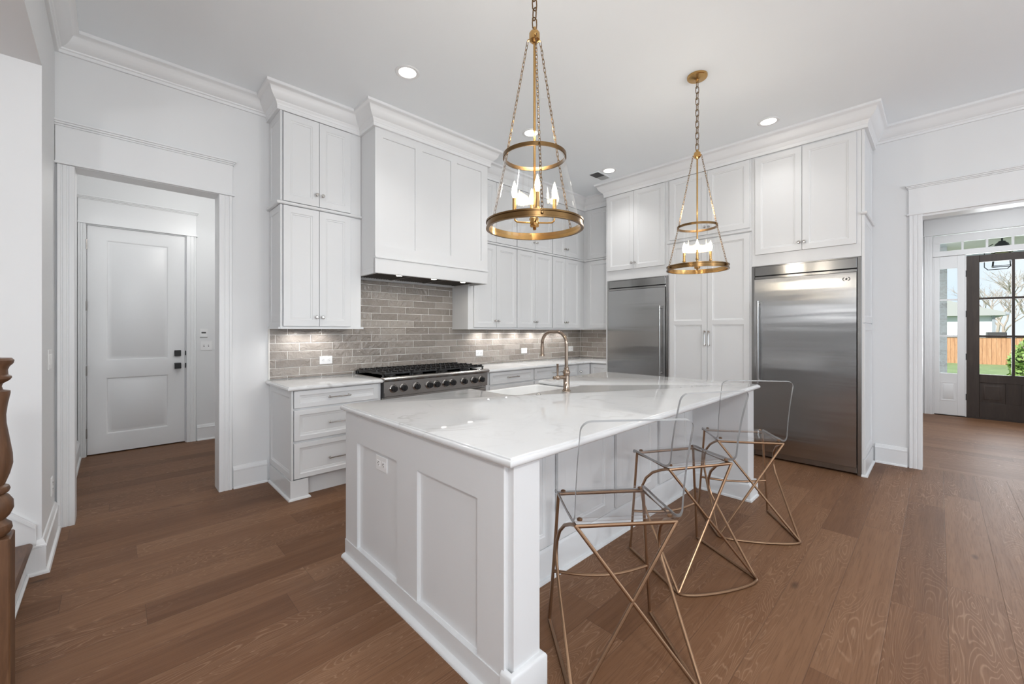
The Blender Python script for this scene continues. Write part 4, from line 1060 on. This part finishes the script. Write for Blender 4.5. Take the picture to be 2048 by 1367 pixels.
for i, (x, y, a, lab) in enumerate(((1.3762, .7525, -38.3, 'clear acrylic bar stool with bronze legs nearest the camera'), (2.309, .812, -29.0, 'clear acrylic bar stool with bronze legs in the middle of the island side'), (3.0185, .813, -53.3, 'clear acrylic bar stool with bronze legs farthest away, in front of the refrigerator'))):
    o = s0 if i == 0 else copy_tree(s0)
    o.location = (x, y, 0); o.rotation_euler = (0, 0, math.radians(a)); o['label'] = lab

# ------------------------------------------------------------------ entry door, sidelight, transom
EX = 9.6
d2 = thing('door_2', 'dark stained front door with glazed upper panes', 'door', (EX, -.77, 0)); d2['kind'] = 'structure'
m = MB(); da, db = -.305, -1.243; t0, t1 = EX + .01, EX + .055
m.box(t0, t1, da - .135, da, .015, 2.524, .003); m.box(t0, t1, db, db + .135, .015, 2.524, .003)
m.box(t0, t1, db + .135, da - .135, 2.414, 2.524, .003); m.box(t0, t1, db + .135, da - .135, .560, .687, .003); m.box(t0, t1, db + .135, da - .135, .015, .255, .003)
m.box(t0, t1, -.850, -.700, .255, .560, .002)
for a, b in ((-.440, -.700), (-.850, -1.108)): m.panel((EX + .035, a, .255), uF, nF, a - b, .305, .012, [(.03, .03, a - b - .03, .275)], [(.02, .008), (.03, .008)])
m.build('door_slab', M['doorwood'], d2)
m = MB(); m.box(t0 - .004, t1, -.789, -.759, .687, 2.414, .003)
for z in (1.851, 1.273): m.box(t0 - .003, t1, db + .135, da - .135, z - .016, z + .016, .003)
m.build('muntins', M['doorwood'], d2)
m = MB(); m.box(EX + .030, EX + .035, db + .13, da - .13, .682, 2.42); m.build('glass_pane', M['glass'], d2)
for z in (2.25, 1.62, .95, .32): m = MB(); m.box(EX + .002, EX + .012, da - .003, da + .008, z - .05, z + .05, .001); m.build('hinge', M['black'], d2)
m = MB(); m.box(EX + .0, EX + .09, db - .02, da + .35, 0, .014, .002); struct(m.build('trim_13', M['doorwood']), 'dark threshold under the front door', 'threshold')
w1 = thing('window_1', 'narrow white sidelight window left of the front door', 'window', (EX, -.12, 0)); w1['kind'] = 'structure'
m = MB(); a, b = .050, -.290; t0, t1 = EX + .01, EX + .055
m.box(t0, t1, a - .062, a, .015, 2.55, .003); m.box(t0, t1, b, b + .081, .015, 2.55, .003); m.box(t0, t1, b + .081, a - .062, 2.352, 2.55, .003); m.box(t0, t1, b + .081, a - .062, .015, .679, .003)
m.panel((t0, -.022, .24), uF, nF, .177, .30, .004, [(.012, .012, .165, .288)], [(.012, -.006), (.03, .004)])
m.build('frame', M['trim'], w1)
m = MB()
for z in (1.851, 1.273): m.box(t0 - .003, t1, b + .081, a - .062, z - .013, z + .013, .003)
m.build('muntins', M['trim'], w1)
m = MB(); m.box(EX + .030, EX + .035, b + .07, a - .05, .67, 2.36); m.build('glass_pane', M['glass'], w1)
w2 = thing('window_2', 'low white transom window over the front door', 'window', (EX, -.7, 2.55)); w2['kind'] = 'structure'
m = MB(); a, b = .066, -1.60
m.box(t0 - .02, t1, b, a, 2.552, 2.634, .003); m.box(t0, t1, b, a, 2.763, 2.885, .003); m.box(t0, t1, a - .083, a, 2.634, 2.763, .003)
ys = [-.263, -.517, -.771, -1.025, -1.279]
for y in ys: m.box(t0, t1, y - .013, y + .013, 2.634, 2.763, .003)
m.box(t0, t1, b, b + .08, 2.634, 2.763, .003)
m.build('frame', M['trim'], w2)
m = MB(); m.box(EX + .030, EX + .035, b + .02, a - .02, 2.628, 2.77); m.build('glass_pane', M['glass'], w2)
m = MB(); m.box(EX + .01, EX + .09, .050, .088, 0, 2.55); m.box(EX + .005, EX + .08, -.304, -.291, 0, 2.552); m.box(EX + .01, EX + .09, -1.62, -1.245, 0, 2.552)
casing(m, 'Y', .068, 1, EX, 0, 2.905, -1); header(m, 'Y', -1.75, .166, EX, -1, 2.895)
struct(m.build('trim_14', M['trim']), 'white frame, casing and header around the front door', 'door casing')

# ------------------------------------------------------------------ outside the front door
m = MB(); m.box(9.77, 95, -40, 40, -.45, -.25); struct(m.build('lawn', M['grass']), 'green lawn outside the front door', 'lawn')
m = MB(); m.box(9.77, 13.2, -6, 4, -.25, -.06); struct(m.build('porch_floor', M['grout']), 'pale porch slab outside the front door', 'porch')
m = MB(); m.box(9.77, 13.0, -6, 4, 2.95, 3.1); m.box(12.75, 13.0, -6, 4, 2.86, 2.95); struct(m.build('porch_ceiling', M['trim']), 'white porch ceiling above the transom', 'ceiling')
m = MB(); m.box(11.40, 11.75, -.115, .25, -.06, 2.95, .004); tag(m.build('porch_column', M['wbrick']), 'whitewashed brick porch column seen through the sidelight', 'column')
fn = thing('garden_fence', 'orange wooden board fence across the lawn', 'fence', (30, -3, -.25))
m = MB(); m.box(30.0, 30.06, -9.5, 1.2, -.25, 1.03)
for i in range(72): m.box(29.975, 30.0, -9.5 + i * .149, -9.5 + i * .149 + .141, -.25, 1.03 + random.uniform(-.01, .01))
m.build('boards', M['fence'], fn)
m = MB(); m.box(29.93, 30.07, -9.5, 1.2, 1.04, 1.085, .01); m.build('top_rail', M['fence'], fn)
hs = thing('neighbour_house', 'pale neighbouring house with grey roof behind the fence', 'house', (40, 3, -.25))
m = MB(); m.box(36.0, 46, -2.14, 8, -.25, 2.36); m.build('wall', M['siding'], hs)
m = MB(); m.prism([(-2.60, 2.22), (-2.60, 2.40), (3.0, 4.3), (8.6, 2.40), (8.6, 2.22)], 'X', 35.7, 46.6); m.build('roof', M['roof'], hs)
m = MB(); m.box(35.9, 36.0, -2.24, -2.12, -.25, 2.3, .01); m.box(35.7, 46.4, -2.74, -2.60, 2.24, 2.38, .01); m.build('gutter', M['gutter'], hs)
m = MB(); m.box(32.6, 33.6, -2.42, -1.76, .25, 1.28, .02); m.box(32.7, 33.5, -2.30, -1.90, -.25, .25, .02); tag(m.build('dark_low_box', M['slot']), 'dark low box showing just above the fence top', 'box')  # unidentified dark shape, built as a low box
def tree(label, x, y, h_, seed):
    rnd = random.Random(seed); t = thing('bare_tree', label, 'tree', (x, y, -.25), 'bare trees behind the fence'); m = MB(); mt = MB()
    def br(mm, p, d, ln, r, dep):
        q = p + d * ln; mid = (p + q) / 2 + Vector((rnd.uniform(-1, 1), rnd.uniform(-1, 1), rnd.uniform(-.3, .5))) * ln * .07
        mm.tube([p, mid, q], [r, r * .85, r * .7], 6)
        if dep == 0: return
        for k in range(3 if dep > 1 else 4):
            nd = (d + Vector((rnd.uniform(-.9, .9), rnd.uniform(-.9, .9), rnd.uniform(-.15, .7)))).normalized(); br(m, q if k else (p + q) / 2 + (q - p) * .2, nd, ln * rnd.uniform(.6, .82), r * .58, dep - 1)
    br(mt, V(x, y, -.25), V(rnd.uniform(-.1, .1), rnd.uniform(-.1, .1), 1).normalized(), h_ * .30, h_ * .018, 5)
    m.build('branches', M['bark'], t); mt.build('trunk', M['bark'], t)
tree('bare leafless tree whose trunk rises midway between house corner and door muntin', 52, -3.69, 6.4, 3)
tree('bare leafless tree right of the door muntin behind the fence', 63, -6.3, 8.6, 5)
tree('bare leafless tree farthest back, thin and tall against the sky', 76, -5.0, 9.6, 9)
def shrub(label, x, y, r, h_, n_, seed):
    rnd = random.Random(seed); t = thing('shrub', label, 'shrub', (x, y, -.25)); m = MB()
    for i in range(n_):
        q = rnd.uniform(0, 2 * PI); rr_ = r * math.sqrt(rnd.random()); zz = -.25 + h_ * rnd.random() ** .7 * (1 - .5 * (rr_ / r) ** 2)
        p = V(x + rr_ * math.cos(q), y + rr_ * math.sin(q), zz); a = V(rnd.uniform(-1, 1), rnd.uniform(-1, 1), rnd.uniform(-.5, 1)).normalized(); b = a.cross(V(rnd.uniform(-1, 1), rnd.uniform(-1, 1), rnd.uniform(-1, 1))).normalized(); s_ = h_ * .055
        m.poly([p - b * s_ * .5, p + a * s_, p + b * s_ * .5, p - a * s_])
    m.build('foliage', M['leaf'], t)
    m = MB()
    for i in range(9):
        q = rnd.uniform(0, 2 * PI); e = V(x + r * .8 * math.cos(q), y + r * .8 * math.sin(q), -.25 + h_ * rnd.uniform(.6, 1.05)); m.tube([V(x, y, -.25), (V(x, y, -.25) + e) / 2 + V(0, 0, h_ * .12), e], [h_ * .012, h_ * .009, h_ * .004], 5)
    m.build('stems', M['bark'], t)
shrub('large green shrub right of the door muntin in front of the fence', 19.0, -1.98, .55, 1.55, 1600, 4)
shrub('small green shrub at the foot of the brick column', 14.6, -.36, .24, .42, 500, 6)
m = MB(); m.rings([[(14.6 + .75 * k_ * math.cos(2 * PI * i / 20), -.2 + .6 * k_ * math.sin(2 * PI * i / 20), z_) for i in range(20)] for k_, z_ in ((1, -.25), (.9, -.21), (.5, -.19))]); struct(m.build('mulch_bed', M['mulch']), 'brown mulch bed around the small shrub', 'mulch')
ln = thing('porch_lantern', 'black hanging porch lantern seen through transom and door', 'lantern', (11.0, -.76, 2.36))
lx, ly = 11.0, -.76
m = MB(); m.lathe([(.0, 2.90), (.04, 2.90), (.05, 2.88), (.075, 2.86), (.125, 2.72), (.125, 2.70), (.0, 2.70)], (lx, ly, 0), n=24, cap=False); m.tube([(lx, ly, 2.90), (lx, ly, 2.95)], .012, 8); m.build('cap', M['black'], ln)
m = MB()
for sx in (-1, 1):
    for sy in (-1, 1): m.tube([(lx + sx * .085, ly + sy * .085, 2.71), (lx + sx * .105, ly + sy * .105, 2.47)], .007, 6)
m.tube([(lx - .105, ly - .105, 2.47), (lx + .105, ly - .105, 2.47), (lx + .105, ly + .105, 2.47), (lx - .105, ly + .105, 2.47)], .008, 6, closed=True)
m.tube([(lx, ly - .10, 2.47), (lx, ly - .06, 2.42), (lx, ly + .06, 2.42), (lx, ly + .16, 2.42), (lx, ly + .20, 2.47), (lx, ly + .20, 2.80), (lx, ly + .10, 2.86)], .007, 6)
m.build('frame', M['black'], ln)
